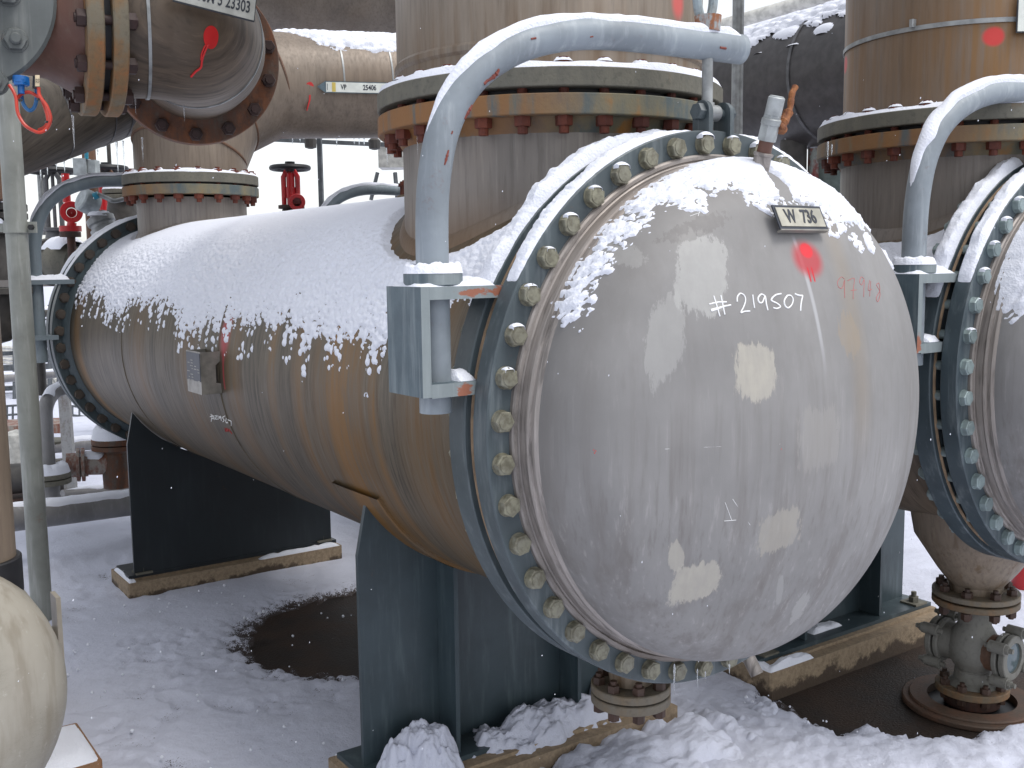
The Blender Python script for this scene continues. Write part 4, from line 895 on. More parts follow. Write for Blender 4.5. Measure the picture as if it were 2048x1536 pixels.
def ground_snow_bits():
    # shovelled heap against the front saddle
    def heap(cx, cy, rx, ry, h, label, seed, z0=ZS-.03, rot=0., am=1.):
        n = 90; u = np.linspace(-1.25, 1.25, n); U, V_ = np.meshgrid(u, u, indexing='ij'); c, s = math.cos(rot), math.sin(rot)
        Xh, Yh = cx+U*rx*c-V_*ry*s, cy+U*rx*s+V_*ry*c; d = np.sqrt(U**2+V_**2)+.85*(fbm(Xh*13, Yh*13, 4, seed)-.5)
        H = z0+h*np.clip(1-d*d, -.3, 1)+am*(.06*(fbm(Xh*20, Yh*20, 4, seed+2)-.5)+clumps(Xh*48, Yh*48, np.full_like(Xh, .6), seed)*.016)*sm(d, 1.1, .8)
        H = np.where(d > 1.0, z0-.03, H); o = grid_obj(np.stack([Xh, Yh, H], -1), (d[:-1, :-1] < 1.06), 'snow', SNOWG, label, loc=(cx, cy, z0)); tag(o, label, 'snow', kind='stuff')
    heap(-.47, 1.03, .17, .13, .20, 'small snow heap leaning on the near front saddle', 2, -1.46)
    heap(.12, 1.05, .50, .13, .13, 'loose snow on the near plinth in front of the saddle', 4, -1.47)
    heap(.30, .72, .85, .28, .12, 'rough shovelled snow below the near exchanger', 5, -1.55, .05, .4)
    heap(.52, 1.10, .12, .12, .16, 'pointed snow lump behind the drain flange', 6, -1.46)
    b = MB()
    for (x0, x1, y0, y1, z, sd) in ((-.70, -.655, 4.13, 4.5, -1.438, 1), (.12, .70, 4.125, 4.175, -1.438, 2), (1.30, 1.36, .89, 1.34, -1.438, 3), (1.30, 1.62, .89, .95, -1.438, 4)):
        snow_pad(b, lambda u, v: (x0+(x1-x0)*u, y0+(y1-y0)*v, z), 20, 12, lambda u, v: (0, 0, 1), .03, sd)
    snow_pad(b, lambda u, v: (1.78+.24*u, 1.03+(.10*v)*(1-.6*abs(u-.45)), -1.405), 16, 8, lambda u, v: (0, 0, 1), .02, 9)
    single(b, 'snow', SNOW, 'thin snow on the edges of the concrete plinths', 'snow', (0, 4.2, -1.43), kind='stuff')
    # crumbs
    b = MB(); rg = random.Random(8)
    for i in range(260):
        x, y = (rg.uniform(-.4, 1.25), rg.uniform(.1, .9)) if i % 3 else (rg.uniform(-1.3, .3), rg.uniform(1.3, 4.)); r = rg.uniform(.003, .010)
        z = ZS+.008; V = [(x+r*math.cos(a)*math.cos(e)*rg.uniform(.7, 1.2), y+r*math.sin(a)*math.cos(e)*rg.uniform(.7, 1.2), z+r*math.sin(e)) for e in (-.6, .3, 1.2) for a in [k*PI/3 for k in range(6)]]
        b.add(V, [tuple(range(12, 18))]+[(q*6+k, q*6+(k+1) % 6, q*6+6+(k+1) % 6, q*6+6+k) for q in (0, 1) for k in range(6)])
    single(b, 'snow_crumbs', SNOW, 'crumbs of loose snow scattered on the ground', 'snow', (.5, .6, ZS), kind='stuff')
    b = MB(); rg = random.Random(4)
    for i in range(150):
        dp = rg.uniform(1.2, 5.5)
        px, py = rg.uniform(0, 2048), rg.uniform(0, 1536); c = at(px, py, dp); r = dp*rg.uniform(.00025, .0007); st = rg.uniform(1, 2.2)
        b.add([(c[0]+r*x, c[1]+r*y, c[2]+r*z*st) for x, y, z in ((1, 0, .2), (0, 1, 0), (-1, 0, -.2), (0, -1, 0), (.3, 0, 1), (0, 0, -1))], [(0, 1, 4), (1, 2, 4), (2, 3, 4), (3, 0, 4), (1, 0, 5), (2, 1, 5), (3, 2, 5), (0, 3, 5)])
    single(b, 'snowflakes', SNOW, 'sparse snowflakes falling through the air', 'snowflakes', (0, 0, 0), kind='stuff')
ground_snow_bits()
print('part 3 ok')

# ------------------------------------------------------------------ things on the left and behind
def VA(px, yt, yb, hw, dep):
    B, T = at(px, yb, dep), at(px, yt, dep); return Vector((B[0], B[1], B[2])), Vector((B[0], B[1], B[2]+(T-B)@np.array([0, 0, 1.])*1.0)), hw/FOC*dep
A = lambda px, py, d: Vector(tuple(at(px, py, d)))
def col(b, px, yt, yb, hw, dep, n=24):
    B, T, r = VA(px, yt, yb, hw, dep); return b.cyl(B, T, r, n)
# round post with clamp
def post():
    p = onp(86, 1255, 2, ZG); dep = float((p-CAM)@CF); r = 20/FOC*dep
    t = thing('pipe_post', 'light grey round post at the left with black chips and a bolted clamp', 'post', tuple(p))
    b = MB(); b.cyl((p[0], p[1], ZG), (p[0], p[1], 3.2), r, 40); b.build('post_tube', GREYP, t)
    z = float(onp(42, 455, 1, p[1])[2]); b = MB(); b.lathe([(r, z-.03), (r+.008, z-.03), (r+.008, z+.03), (r, z+.03)], (p[0], p[1], 0), (0, 0, 1), 40)
    e = Vector((CR[0], CR[1], 0)).normalized(); c = Vector((p[0], p[1], z)); b.bar(c+e*(r-.01), c+e*(r+.055), .012, .06); b.bar(c-e*(r+.3), c-e*(r-.005), .014, .05); cl = b.build('clamp', GREYP, t)
    b = MB(); b.hexa(c+e*(r+.03)-Vector((CF[0], CF[1], 0))*.006, -Vector((CF[0], CF[1], 0)), .016, .02); b.build('bolt', BLACK, cl)
    b = MB(); snow_pad(b, lambda u, v: tuple(c-e*(r+.3)+e*(.3*u)+Vector((CF[0], CF[1], 0))*.02*(v-.5)+Vector((0, 0, .025))), 14, 6, lambda u, v: (0, 0, 1), .03, 3); single(b, 'snow', SNOW, 'snow on the clamp arm of the round post', 'snow', tuple(c), kind='stuff')
post()
p = A(1475, 150, 5.3); b = MB(); b.cyl((p.x, p.y, ZG), (p.x, p.y, 3.4), .029, 24); single(b, 'pipe_post', GALV, 'thin galvanised upright pipe behind the hinge of the near davit', 'post', (p.x, p.y, ZG))
# beige vessel lower left
def vessel():
    c = Vector((-2.125, 1.26, -.845)); t = thing('pressure_vessel', 'beige vessel with a bulging scratched end in the lower left corner', 'vessel', (c.x, c.y+.6, ZG))
    b = MB(); b.lathe([(.0005, -.24)]+[(.475*math.sin(a), -.24*math.cos(a)) for a in [PI/2*k/24 for k in range(1, 25)]]+[(.475, .5), (.475, 1.9)], c, (0, 1, 0), 96); b.build('shell', BEIGEV, t)
    y = float(onp(138, 1480, 0, -1.36)[1]); b = MB(); b.box((-2.5, y, ZG+.14), (-1.365, y+.02, float(onp(118, 1252, 1, y)[2]))); b.build('saddle', BEIGE, t, smooth=False)
    b = MB(); b.box((-1.40, y-.12, ZG+.14), (-1.38, y-.001, -1.0)); b.build('rib', BEIGE, t, smooth=False)
    q_ = onp(205, 1521, 2, ZG+.13); b = MB(); b.box((-2.55, float(q_[1]), ZG), (float(q_[0]), float(q_[1])+.42, ZG+.13), .006); single(b, 'plinth', CONCO, 'rust coloured plinth below the beige vessel', 'concrete plinth', (-1.5, y, ZG), 'concrete saddle plinths')
    b = MB(); snow_pad(b, lambda u, v: (-1.75+(float(q_[0])+1.745)*u, float(q_[1])+.42*v, ZG+.131), 24, 14, lambda u, v: (0, 0, 1), .022, 3); single(b, 'snow', SNOW, 'snow on the plinth below the beige vessel', 'snow', (-1.4, y, ZG+.13), kind='stuff')
    b = MB(); b.cyl((-1.36-.06, y-.08, ZG+.13), (-1.42, y-.08, ZG+.2), .016, 12); b.hexa((-1.42, y-.08, ZG+.15), (0, 0, 1), .03, .028); b.build('anchor_bolt', RUSTD, t)
def vesselm():
    m = Mat('beige_vessel_paint', rough=.42); n = m.noise(sc=3, det=5); n2 = m.noise(sc=30, det=6, ro=.7); n3 = m.noise(m.vec(m.x, m.y*.3, m.z*3), 20, 6, .7, .8)
    b = m.mix(n.step(.35, .7), (.34, .315, .265), (.27, .25, .205)); b = m.mix(n2.step(.58, .72)*.5, b, (.50, .48, .43)); b = m.mix(m.noise(m.vec(m.x, m.y, m.z*.15), 18, 5).step(.45, .68)*.6, b, (.20, .17, .125)); b = m.mix((n3-.5).abs().step(.006, .0)*n.step(.45, .6)*.7, b, (.10, .08, .06)); m.col(b); return m.mat
BEIGEV = vesselm(); CONCO = rusty('orange_concrete', (.22, .13, .07), (.26, .12, .05), (.30, .16, .08))
vessel()
def left_edge():
    # upright pipe at the very edge
    t = thing('riser_pipe', 'beige brown riser at the very left edge above the beige vessel', 'pipe', tuple(A(-50, 1120, 3.3)))
    b = MB(); B, T, r = VA(-50, 600, 1230, 82, 3.3); b.cyl(B, T, r, 64); b.build('pipe', RISER, t)
    b = MB(); z0 = float(at(-52, 1190, 3.3)[2]); b.ring(r, r+.016, z0, z0+.12, (B.x, B.y, 0), (0, 0, 1), 64); b.build('collar', BLACK, t)
    # dark flanged drum behind the post
    t = thing('flanged_valve', 'dark snow topped valve drum behind the round post', 'valve', tuple(A(-8, 690, 6.6)))
    c = A(-8, 690, 6.6); zz = lambda y: float(at(-8, y, 6.6)[2])
    b = MB(); b.lathe([(.001, zz(690)), (.09, zz(682)), (.14, zz(655)), (.15, zz(600)), (.15, zz(580))], (c.x, c.y, 0), (0, 0, 1), 48); b.lathe([(.19, zz(560)), (.19, zz(470)), (.14, zz(440))], (c.x, c.y, 0), (0, 0, 1), 48); b.build('body', DARKV, t)
    for ya, yb in ((575, 588), (452, 470), (410, 424), (428, 440)):
        b = MB(); b.ring(.10, .235, zz(yb), zz(ya), (c.x, c.y, 0), (0, 0, 1), 48, .004); b.build('flange', DARKV, t)
    b = MB(); V = []; b.lathe([(.23, zz(410)+.001), (.2, zz(410)+.03), (.12, zz(410)+.08), (.05, zz(410)+.10), (.001, zz(410)+.10)], (c.x, c.y, 0), (0, 0, 1), 32); single(b, 'snow', SNOW, 'snow cone on the dark valve drum behind the round post', 'snow', (c.x, c.y, zz(410)), kind='stuff')
    # dark brown riser above it
    b = MB(); B, T, r = VA(-30, -60, 400, 50, 6.2); b.cyl(B, T, r, 40); single(b, 'riser_pipe', RUSTB, 'dark brown upright pipe left of the round post', 'pipe', tuple(B))
RISER = steel('riser_paint', (.20, .155, .115), vertical=True, rust=()); REDB = plain('red_band', (.45, .012, .012), .35); DARKV = plain('dark_valve_iron', (.055, .05, .045), .55)
left_edge()
def big_elbow():
    t = thing('flanged_elbow', 'big brown elbow with a red paint run and a rusty round flange', 'pipe elbow', tuple(A(385, 230, 4.9)))
    F0 = A(388, 118, 5.0); pts = [F0, A(398, 92, 4.6), A(372, 66, 4.28), A(310, 52, 4.18), A(228, 47, 4.12)]; sp = spline(pts, 10)
    b = MB(); b.tube(sp, .285, 72); b.build('elbow', ELBST, t)
    ax = (sp[1]-sp[0]).normalized(); b = MB(); b.ring(.27, .40, -.06, 0, F0+ax*.02, ax, 96, .004); b.ring(.27, .40, -.14, -.075, F0+ax*.02, ax, 96, .004); fl = b.build('round_flange', RUSTDF, t)
    u, v, _ = fr(ax); n = 14
    o = None
    for i in range(n):
        a = .2+2*PI*i/n; q_ = F0+ax*.02+(u*math.cos(a)+v*math.sin(a))*.355; b = MB(); b.hexa(q_, ax, .034, .03); b.cyl(q_, q_+ax*.055, .018, 12); b.build('bolt', NUTB, fl)
    b = MB()
    for k in (16, 33): tt = (sp[k+1]-sp[k]).normalized(); b.lathe([(.284, -.006), (.290, -.006), (.290, .006), (.284, .006)], sp[k], tt, 72)
    b.build('strap', GALV, t)
    # twin flanges towards the left
    e = sp[-1]; ax2 = (sp[-1]-sp[-2]).normalized(); ax2 = (ax2+Vector((-CF[0], -CF[1], 0))*.13).normalized()
    b = MB(); b.ring(.25, .36, .0, .055, e, ax2, 96, .005); f1 = b.build('twin_flange', RUSTF2, t); b = MB(); b.ring(.25, .36, .085, .145, e, ax2, 96, .005); f2 = b.build('twin_flange', RUSTF2, t)
    b = MB(); b.lathe([(.26, .05), (.30, .05), (.30, .09), (.26, .09)], e, ax2, 64); b.build('gasket', BLACK, f1)
    u, v, _ = fr(ax2)
    for i in range(12):
        a = .35+2*PI*i/12; q_ = e+(u*math.cos(a)+v*math.sin(a))*.318; b = MB(); b.hexa(q_+ax2*.146, ax2, .033, .032); b.cyl(q_-ax2*.035, q_+ax2*.185, .018, 12); b.hexa(q_, -ax2, .033, .03); b.build('bolt', NUTB, f2)
    b = MB(); b.lathe([(.285, .146), (.262, .19), (.225, .26), (.215, .34), (.215, .9)], e, ax2, 72); b.build('reducer', BROWNP, t)
    # name plate along the top
    M = None; c0, c1 = A(345, 2, 3.86), A(508, 44, 4.02); xa = (c1-c0).normalized(); M = basis((c0+c1)/2, xa, (0, 0, 1)-xa*xa.z if False else Vector((0, 0, 1))-xa*xa.z)
    L = (c1-c0).length; b = MB(); b.prism([(-L/2, -.002), (L/2, -.002), (L/2, .10), (-L/2, .10)], 0, .006, M); n1 = b.build('nameplate', PLATED, t, smooth=False)
    b = MB(); b.prism([(-L/2+.004, .003), (L/2-.004, .003), (L/2-.004, .098), (-L/2+.004, .098)], .0065, .0095, M); b.build('plate_face', PLATEL2, n1, smooth=False)
    text_mesh('80M 5 23303', .062, M @ Matrix.Translation((.03, .045, .010)), 'lettering', PLATED, n1, .0008, .62, .001)
    # red spray and run
    b = MB(); nrm = (Vector(tuple(CAM))-A(420, 72, 4.1)).normalized(); M = basis(A(420, 72, 4.0), nrm.cross((0, 0, 1))*-1, (0, 0, 1))
    return t, sp
RUSTDF = rusty('rusty_round_flange', (.09, .075, .06), (.10, .045, .025), (.17, .06, .022), .35, .5); NUTB = plain('dark_rusty_bolt', (.035, .015, .012), .6)
RUSTF2 = rusty('twin_flange_rust', (.17, .145, .10), (.20, .12, .055), (.27, .11, .035), .42, .55, 5); PLATEL2 = plain('pale_plate', (.42, .42, .38), .45, nz=.2)
BE, BEsp = big_elbow()
def elbow_red():
    # paint spot follows the elbow surface: shrunk onto the tube by casting towards its centre line
    def hit(px, py, r=.2895):
        o, d = ray(px, py); o, d = Vector(tuple(o)), Vector(tuple(d))
        t = 3.2
        while t < 5.2:
            p_ = o+d*t; m = 9
            for a, b_ in zip(BEsp[:-1], BEsp[1:]):
                ab = b_-a; k = max(0, min(1, (p_-a).dot(ab)/ab.length_squared)); m = min(m, (p_-a-ab*k).length)
            if m < r: return p_
            t += max(.002, (m-r)*.8)
        return o+d*4
    b = MB(); ctr = (422, 73); V = [hit(*ctr)]; n = 28
    for k in range(1, 4):
        for i in range(n): a = 2*PI*i/n; V.append(hit(ctr[0]+15*k/3*math.cos(a), ctr[1]+23*k/3*math.sin(a)*(1.1 if math.sin(a) > 0 else .95)))
    Fc = [(0, 1+i, 1+(i+1) % n) for i in range(n)]+[(1+k*n+i, 1+(k+1)*n+i, 1+(k+1)*n+(i+1) % n, 1+k*n+(i+1) % n) for k in range(2) for i in range(n)]
    b.add(V, Fc)
    for ln, w_ in (([(417, 88), (408, 108), (404, 122), (402, 135), (392, 143), (382, 154)], 2.2), ([(411, 90), (404, 106), (402, 120)], 1.6)):
        P_ = spline([hit(*q_) for q_ in ln], 4); b.tube(P_, w_/FOC*4.0, 8)
    b.build('red_paint_run', REDS, BE)
REDS = plain('red_spray', (.55, .012, .012), .45, nz=.08)
elbow_red()
def cast_valve():
    t = thing('valve_bonnet', 'grey cast valve flange with hexagon nuts in the top left corner', 'valve', tuple(A(0, 180, 3.6)))
    c = A(-108, -28, 3.62); nrm = (Vector(tuple(CAM))-c); nrm.z = 0; nrm.normalize()
    b = MB(); b.ring(.12, .355, -.05, .0, c, nrm, 64, .012); fl = b.build('flange', CASTG, t)
    b = MB(); b.lathe([(.12, 0), (.13, .02), (.10, .12), (.001, .14)], c, nrm, 48); b.lathe([(.33, -.05), (.24, -.06), (.22, -.12), (.22, -.5)], c, nrm, 48); b.build('body', CASTG, t)
    for (px, py) in ((36, 54), (-6, 146), (20, -40)):
        q_ = A(px, py, 3.53)-nrm*.0; q_ = q_-nrm*(nrm.dot(q_-c)); b = MB(); b.lathe([(.001, .0), (.045, .0), (.043, .004), (.001, .005)], q_, nrm, 24); b.hexa(q_+nrm*.004, nrm, .040, .024); b.cyl(q_, q_+nrm*.048, .021, 16, ch=.006); b.build('bolt', CASTG, fl)
cast_valve()
def cables():
    f = lambda x, y, d=3.75: A(x/4.8, y/4.8, d)
    for pts, m_, r, lab, d in (([(90, 815), (130, 880), (155, 950), (170, 1080), (230, 1190), (310, 1250), (390, 1270), (460, 1220), (485, 1130), (450, 1020), (400, 950), (375, 900), (370, 840)], CABR, .0062, 'red cable hanging in a loop under the grey valve, its outer turn', 3.72),
                         ([(160, 960), (200, 905), (280, 885), (350, 920), (400, 960), (440, 1060), (460, 1160), (430, 1220), (370, 1250)], CABR, .0062, 'red cable loop tied beside the blue cable, its inner turn', 3.76),
                         ([(200, 800), (205, 900), (225, 1000), (280, 1060), (330, 1030), (350, 940), (345, 820)], CABB, .0068, 'blue cable hanging in a small loop inside the red one', 3.78)):
        P_ = spline([f(x, y, d) for x, y in pts], 6); b = MB(); b.tube(P_, r, 10); single(b, 'cable', m_, lab, 'cable', tuple(P_[0]), 'cable loops under the valve')
    t = thing('cable_gland', 'blue plastic cable gland under the grey valve flange', 'cable gland', tuple(f(200, 800)))
    b = MB(); b.cyl(f(200, 740), f(200, 800), .028, 20); b.hexa(f(200, 770), (0, 0, -1), .030, .02); b.build('gland_nut', TEALB, t); b = MB(); b.cyl(f(200, 800), f(203, 900), .012, 14); b.build('gland_stem', TEALB, t)
    t = thing('cable_marker', 'black cable end with a pale tag numbered 22', 'cable tag', tuple(f(345, 780)))
    b = MB(); b.cyl(f(350, 735), f(345, 850), .012, 14); b.build('sleeve', BLACK, t); M = basis(f(354, 775, 3.70), Vector(tuple(CR))*1., Vector(tuple(CU)))
    b = MB(); b.prism([(-.006, -.020), (.010, -.020), (.010, .020), (-.006, .020)], 0, .001, M); tg = b.build('tag', PLATEW2, t, smooth=False)
    text_mesh('22', .018, M @ Matrix.Translation((.002, 0, .0012)) @ Matrix.Rotation(-PI/2, 4, 'Z'), 'lettering', PLATED, tg, .0002, .9)
    for (x, y) in ((178, 962), (390, 955), (468, 1172)): b = MB(); q_ = f(x, y, 3.73); b.bar(q_-Vector((.012, 0, 0)), q_+Vector((.012, 0, 0)), .02, .006); single(b, 'cable_tie', BLACK, {178: 'black tie on the left side of the red cable loop', 390: 'black tie where red and blue cables meet', 468: 'black tie low on the right of the red cable loop'}[x], 'cable tie', tuple(q_), 'black ties on the cable loops')
TEALB = plain('blue_plastic', (.01, .13, .42), .35); PLATEW2 = plain('cream_tag', (.62, .5, .33), .5)
cables()
# sloping main behind the elbow
def mains():
    t = thing('main_pipe', 'wide sloping pipe under the elbow at the upper left', 'pipe', tuple(A(150, 250, 6.8)))
    a, b_ = A(330, 120, 7.4), A(-120, 265, 6.3); b = MB(); b.tube([a, b_], .40, 64); b.build('pipe', MAINST, t)
    d = (b_-a).normalized(); b = MB()
    for k in (.35, .43, .62): b.lathe([(.399, -.004), (.403, -.004), (.403, .004), (.399, .004)], a.lerp(b_, k), d, 64)
    b.build('seam', GALVD, t)
    a, b_ = A(430, -62, 9.3), A(900, -25, 9.9); b = MB(); b.tube([a, b_], .60, 64); single(b, 'main_pipe', MAINST2, 'grey overhead pipe passing behind the line with arrow sign', 'pipe', tuple(a))
    # lagged vessel, upper right
    t = thing('lagged_vessel', 'dark lagged cylinder under snow between the two standing pipes', 'vessel', tuple(A(1580, 200, 7.)))
    a = A(1590, 172, 7.6); d = Vector((-.10, -1, .0)).normalized(); p0, p1 = a-d*1.5, a+d*2.4
    b = MB(); b.lathe([(.001, -.22), (.2, -.2), (.40, -.08), (.46, .0), (.46, (p1-p0).length)], p0, d, 96); b.build('shell', DARKST, t)
    b = MB(); 
    for k in (1.0, 1.9, 3.0): b.lathe([(.459, k-.012), (.468, k-.012), (.468, k+.012), (.459, k+.012)], p0, d, 96)
    b.build('band', GALVD, t)
    ax = d; si = ax.cross(Vector((0, 0, 1))).normalized(); n, m_ = 230, 120; L = (p1-p0).length; uu = np.linspace(0, L, n); aa = np.linspace(-1.35, .9, m_); Uu, Aa = np.meshgrid(uu, aa, indexing='ij')
    cv = 1-sm(-Aa, .62, .98); nz = fbm(Uu*3, Aa*2, 3, 4); H = .02*(1-sm(-Aa+.35*(nz-.5), .5, .85))+clumps(Uu*20, Aa*14, cv, 2)*.03-.002; H = np.maximum(H, clumps(Uu*9, Aa*7, (1-sm(-Aa, .9, 1.25))*.28, 6)*.03-.004)
    up = Vector((0, 0, 1)); V = np.array([p0])+Uu[..., None]*np.array(ax)+((.46+np.maximum(H, -.01))*np.sin(Aa))[..., None]*np.array(si)*-1+((.46+np.maximum(H, -.01))*np.cos(Aa))[..., None]*np.array(up)
    o = grid_obj(V, H[:-1, :-1] > -.001, 'snow', SNOW, '', loc=tuple(p0)); tag(o, 'ragged snow on the dark lagged cylinder', 'snow', kind='stuff')
    a, b_ = A(1380, 70, 9.), A(1700, -22, 8.2); b = MB(); b.tube([a, b_], .055, 20); single(b, 'thin_pipe', FARW, 'pale thin pipe slanting above the dark lagged cylinder', 'pipe', tuple(a))
    for (px, yt, yb, hw, m_, lab) in ((1660, 150, 620, 32, FARG2, 'grey green column behind the second standing pipe'), (1626, 300, 560, 15, PEEL, 'small peeling column with a snow cap behind the dished cover'), (1582, 262, 560, 26, DARKV, 'dark upright pipe under the lagged cylinder')):
        b = MB(); B, T, r = VA(px, yt, yb, hw, 7.6); B.z = ZG; b.cyl(B, T, r, 32); single(b, 'column', m_, lab, 'column', tuple(B))
        if px == 1626: b = MB(); snow_cap_ring(b, (T.x, T.y), 0.001, r+.005, T.z, 0, 2*PI, .04, 24, 6, 3); single(b, 'snow', SNOW, 'snow cap on the small peeling column', 'snow', tuple(T), kind='stuff')
MAINST = steel('main_pipe_steel', (.095, .078, .060), rust=()); MAINST2 = steel('overhead_steel', (.18, .15, .122), vertical=True, rust=()); FARG2 = plain('green_grey_column', (.13, .165, .155), .55, nz=.3)
PEEL = rusty('peeling_paint', (.35, .38, .36), (.28, .10, .09), (.22, .04, .04), .45, .55, 12)
mains()
# snow on the arrow sign line
def fp_snow():
    C0, C1 = FP[3], FP[4]; d = (C1-C0).normalized(); si = d.cross(Vector((0, 0, 1))).normalized(); up = si.cross(d)
    n, m_ = 150, 90; uu = np.linspace(.05, (C1-C0).length, n); aa = np.linspace(-.9, 1.2, m_); Uu, Aa = np.meshgrid(uu, aa, indexing='ij')
    nz = fbm(Uu*4, Aa*2, 3, 14); lim = .92*sm(Uu, -.05, .45); H = .022*(1-sm(Aa+.3*(nz-.5), lim-.25, lim))+clumps(Uu*26, Aa*14, 1-sm(Aa, lim-.1, lim+.12), 2)*.02-.003
    V = np.array([C0])+Uu[..., None]*np.array(d)+((.355+np.maximum(H, -.01))*np.sin(Aa))[..., None]*np.array(si)+((.355+np.maximum(H, -.01))*np.cos(Aa))[..., None]*np.array(up)
    o = grid_obj(V, H[:-1, :-1] > -.001, 'snow', SNOW, '', loc=tuple(C0)); tag(o, 'snow on top of the line with the arrow sign', 'snow', kind='stuff')
fp_snow()
# rear davits
def rear_davit(X0, label):
    Ye = 5.39; r = thing('davit_arm', label, 'davit arm', (X0-.905, Ye-.165, .0), 'curved davit arms')
    raw = [(-.905, -.12), (-.905, .3), (-.905, .56), (-.893, .70), (-.862, .82), (-.80, .925), (-.71, 1.0), (-.60, 1.052), (-.47, 1.083), (-.33, 1.094), (-.15, 1.094), (.0, 1.092), (.115, 1.09)]
    sp = spline([(X0+x, Ye-.165+.115*(x+.905)/.905, z-.04) for x, z in raw], 6); b = MB(); b.tube(sp, .0435, 24); b.build('arm', DAVITR, r)
    b = MB(); b.box((X0-1.0, Ye-.24, .355), (X0-.68, Ye-.10, .385)); b.box((X0-1.0, Ye-.24, -.01), (X0-.80, Ye-.10, .02)); b.box((X0-.1-.9, Ye-.24, .0201), (X0-.985, Ye-.10, .3549)); b.build('bracket', DAVITR, r)
    b = MB(); b.cyl((X0, Ye-.05, .86), (X0, Ye-.05, 1.1), .017, 14); b.build('hanger_rod', GALV, r)
    b = MB(); snow_on_tube(b, sp[int(len(sp)*.25):-1], .0435, .014, .7, 4); snow_pad(b, lambda u, v: (X0-1.0+.3*u, Ye-.24+.14*v, .385), 16, 8, lambda u, v: (0, 0, 1), .03, 4)
    single(b, 'snow', SNOW, 'snow on the rear davit of the '+('near' if X0 == 0 else 'second')+' exchanger', 'snow', (X0-.9, Ye, .39), kind='stuff')
DAVITR = paint('rear_davit_paint', (.17, .21, .235), chalk=(.28, .31, .33), rust=.1)
rear_davit(0, 'davit arm at the far left end of the near exchanger'); rear_davit(2.005, 'davit arm arching behind the snowy shell at the rear of the second exchanger')
# valves and instruments behind
def wheel(b, c, R, r=.012, spokes=4, tilt=(0, 0, 1)):
    u, v, d = fr(tilt); b.tube([Vector(c)+(u*math.cos(a)+v*math.sin(a))*R for a in [2*PI*i/28 for i in range(29)]], r, 8, False)
    for k in range(spokes): a = 2*PI*k/spokes+.3; b.cyl(Vector(c)+d*.012, Vector(c)+(u*math.cos(a)+v*math.sin(a))*R, r*.7, 8)
    return b.cyl(Vector(c)-d*.03, Vector(c)+d*.05, r*1.8, 12)
def handwheel_valve(px, py, Rpx, dep, ybot, label, m_, hwl=14, stem=None):
    c = A(px, py, dep); k = dep/FOC; t = thing('gate_valve', label, 'valve', (c.x, c.y, float(at(px, ybot, dep)[2])), 'handwheel valves behind the exchanger')
    b = MB(); wheel(b, c, Rpx*k, 5.5*k); b.build('handwheel', BLACK, t)
    zb = float(at(px, ybot, dep)[2]); e = Vector((CR[0], CR[1], 0)).normalized(); Y = MB()
    for s in (-1, 1): Y.tube([c+e*s*hwl*.5*k-Vector((0, 0, .02)), c+e*s*hwl*k-Vector((0, 0, .07)), Vector((c.x, c.y, zb))+e*s*hwl*k], 5*k, 8)
    Y.build('yoke', m_, t); b = MB(); b.cyl((c.x, c.y, zb), (c.x, c.y, c.z), 3.5*k, 10); b.build('stem', stem or GALVD, t)
    b = MB(); b.ring(.001, 26*k, -7*k, 0, (c.x, c.y, zb), (0, 0, 1), 24, .003); b.lathe([(18*k, -7*k), (22*k, -30*k), (30*k, -60*k), (24*k, -110*k)], (c.x, c.y, zb), (0, 0, 1), 24); b.build('bonnet', m_ if m_ is not RED else RUSTD, t)
    return t, c, k, zb
handwheel_valve(104, 342, 43, 8.6, 455, 'handwheel valve beside the post, wheel hanging below the sloping pipe', GALVD)
handwheel_valve(212, 337, 38, 8.9, 440, 'valve whose wheel shows just left of the rear nozzle flange', RUSTB)
t, c, k, zb = handwheel_valve(580, 336, 36, 8.4, 410, 'red valve with black handwheel showing above the snowy shell', RED, stem=RED)
b = MB(); b.cyl((c.x, c.y, c.z-75*k), (c.x, c.y, c.z-10*k), 8*k, 16); b.cyl((c.x, c.y, c.z-60*k), (c.x, c.y, c.z-38*k), 10*k, 16); b.build('stem_housing', RED, t)
dv = (Vector(tuple(CAM))-c).normalized(); q_ = A(594, 404, 8.3)
b = MB(); b.ring(.035, .066, -.01, .012, q_, dv, 32, .003); b.lathe([(.036, .01), (.034, -.10), (.001, -.10)], q_, dv, 24); b.build('outlet', RED, t)
def red_hydrant():
    d = 7.9; k = d/FOC; t = thing('relief_valve', 'red valve with a round open flange facing the camera', 'valve', tuple(A(143, 510, d)))
    b = MB(); col(b, 134, 348, 405, 7.5, d+.06); b.build('stem', RED, t)
    c = A(143, 424, d); dv = (Vector(tuple(CAM))-c); dv.z = 0; dv.normalize(); b = MB(); b.ring(11*k, 21.5*k, -.03, .0, c, dv, 40, .004); b.lathe([(11*k, 0), (10*k, -.10), (13*k, -.11)], c, dv, 32); b.build('outlet_flange', RED, t)
    b = MB(); b.lathe([(9.5*k, -.12), (.001, -.125)], c, dv, 24); b.cyl(c-dv*.02-Vector((0, 0, 20*k)), A(142, 455, d+.03), 9*k, 20); B, T, r = VA(141, 452, 463, 21, d+.03); b.cyl(B, T, r, 32); b.build('body', RED, t)
    b = MB(); B, T, r = VA(141, 464, 474, 20, d+.03); b.cyl(B, T, r, 32); col(b, 145, 474, 520, 8, d+.03); b.build('inlet', RUSTD, t)
red_hydrant()
b = MB(); col(b, 83, 555, 790, 11, 8.0); single(b, 'upright_pipe', DARKV, 'dark upright pipe between round post and rear flange', 'pipe', tuple(A(83, 790, 8.0)), 'upright pipes among the valves')
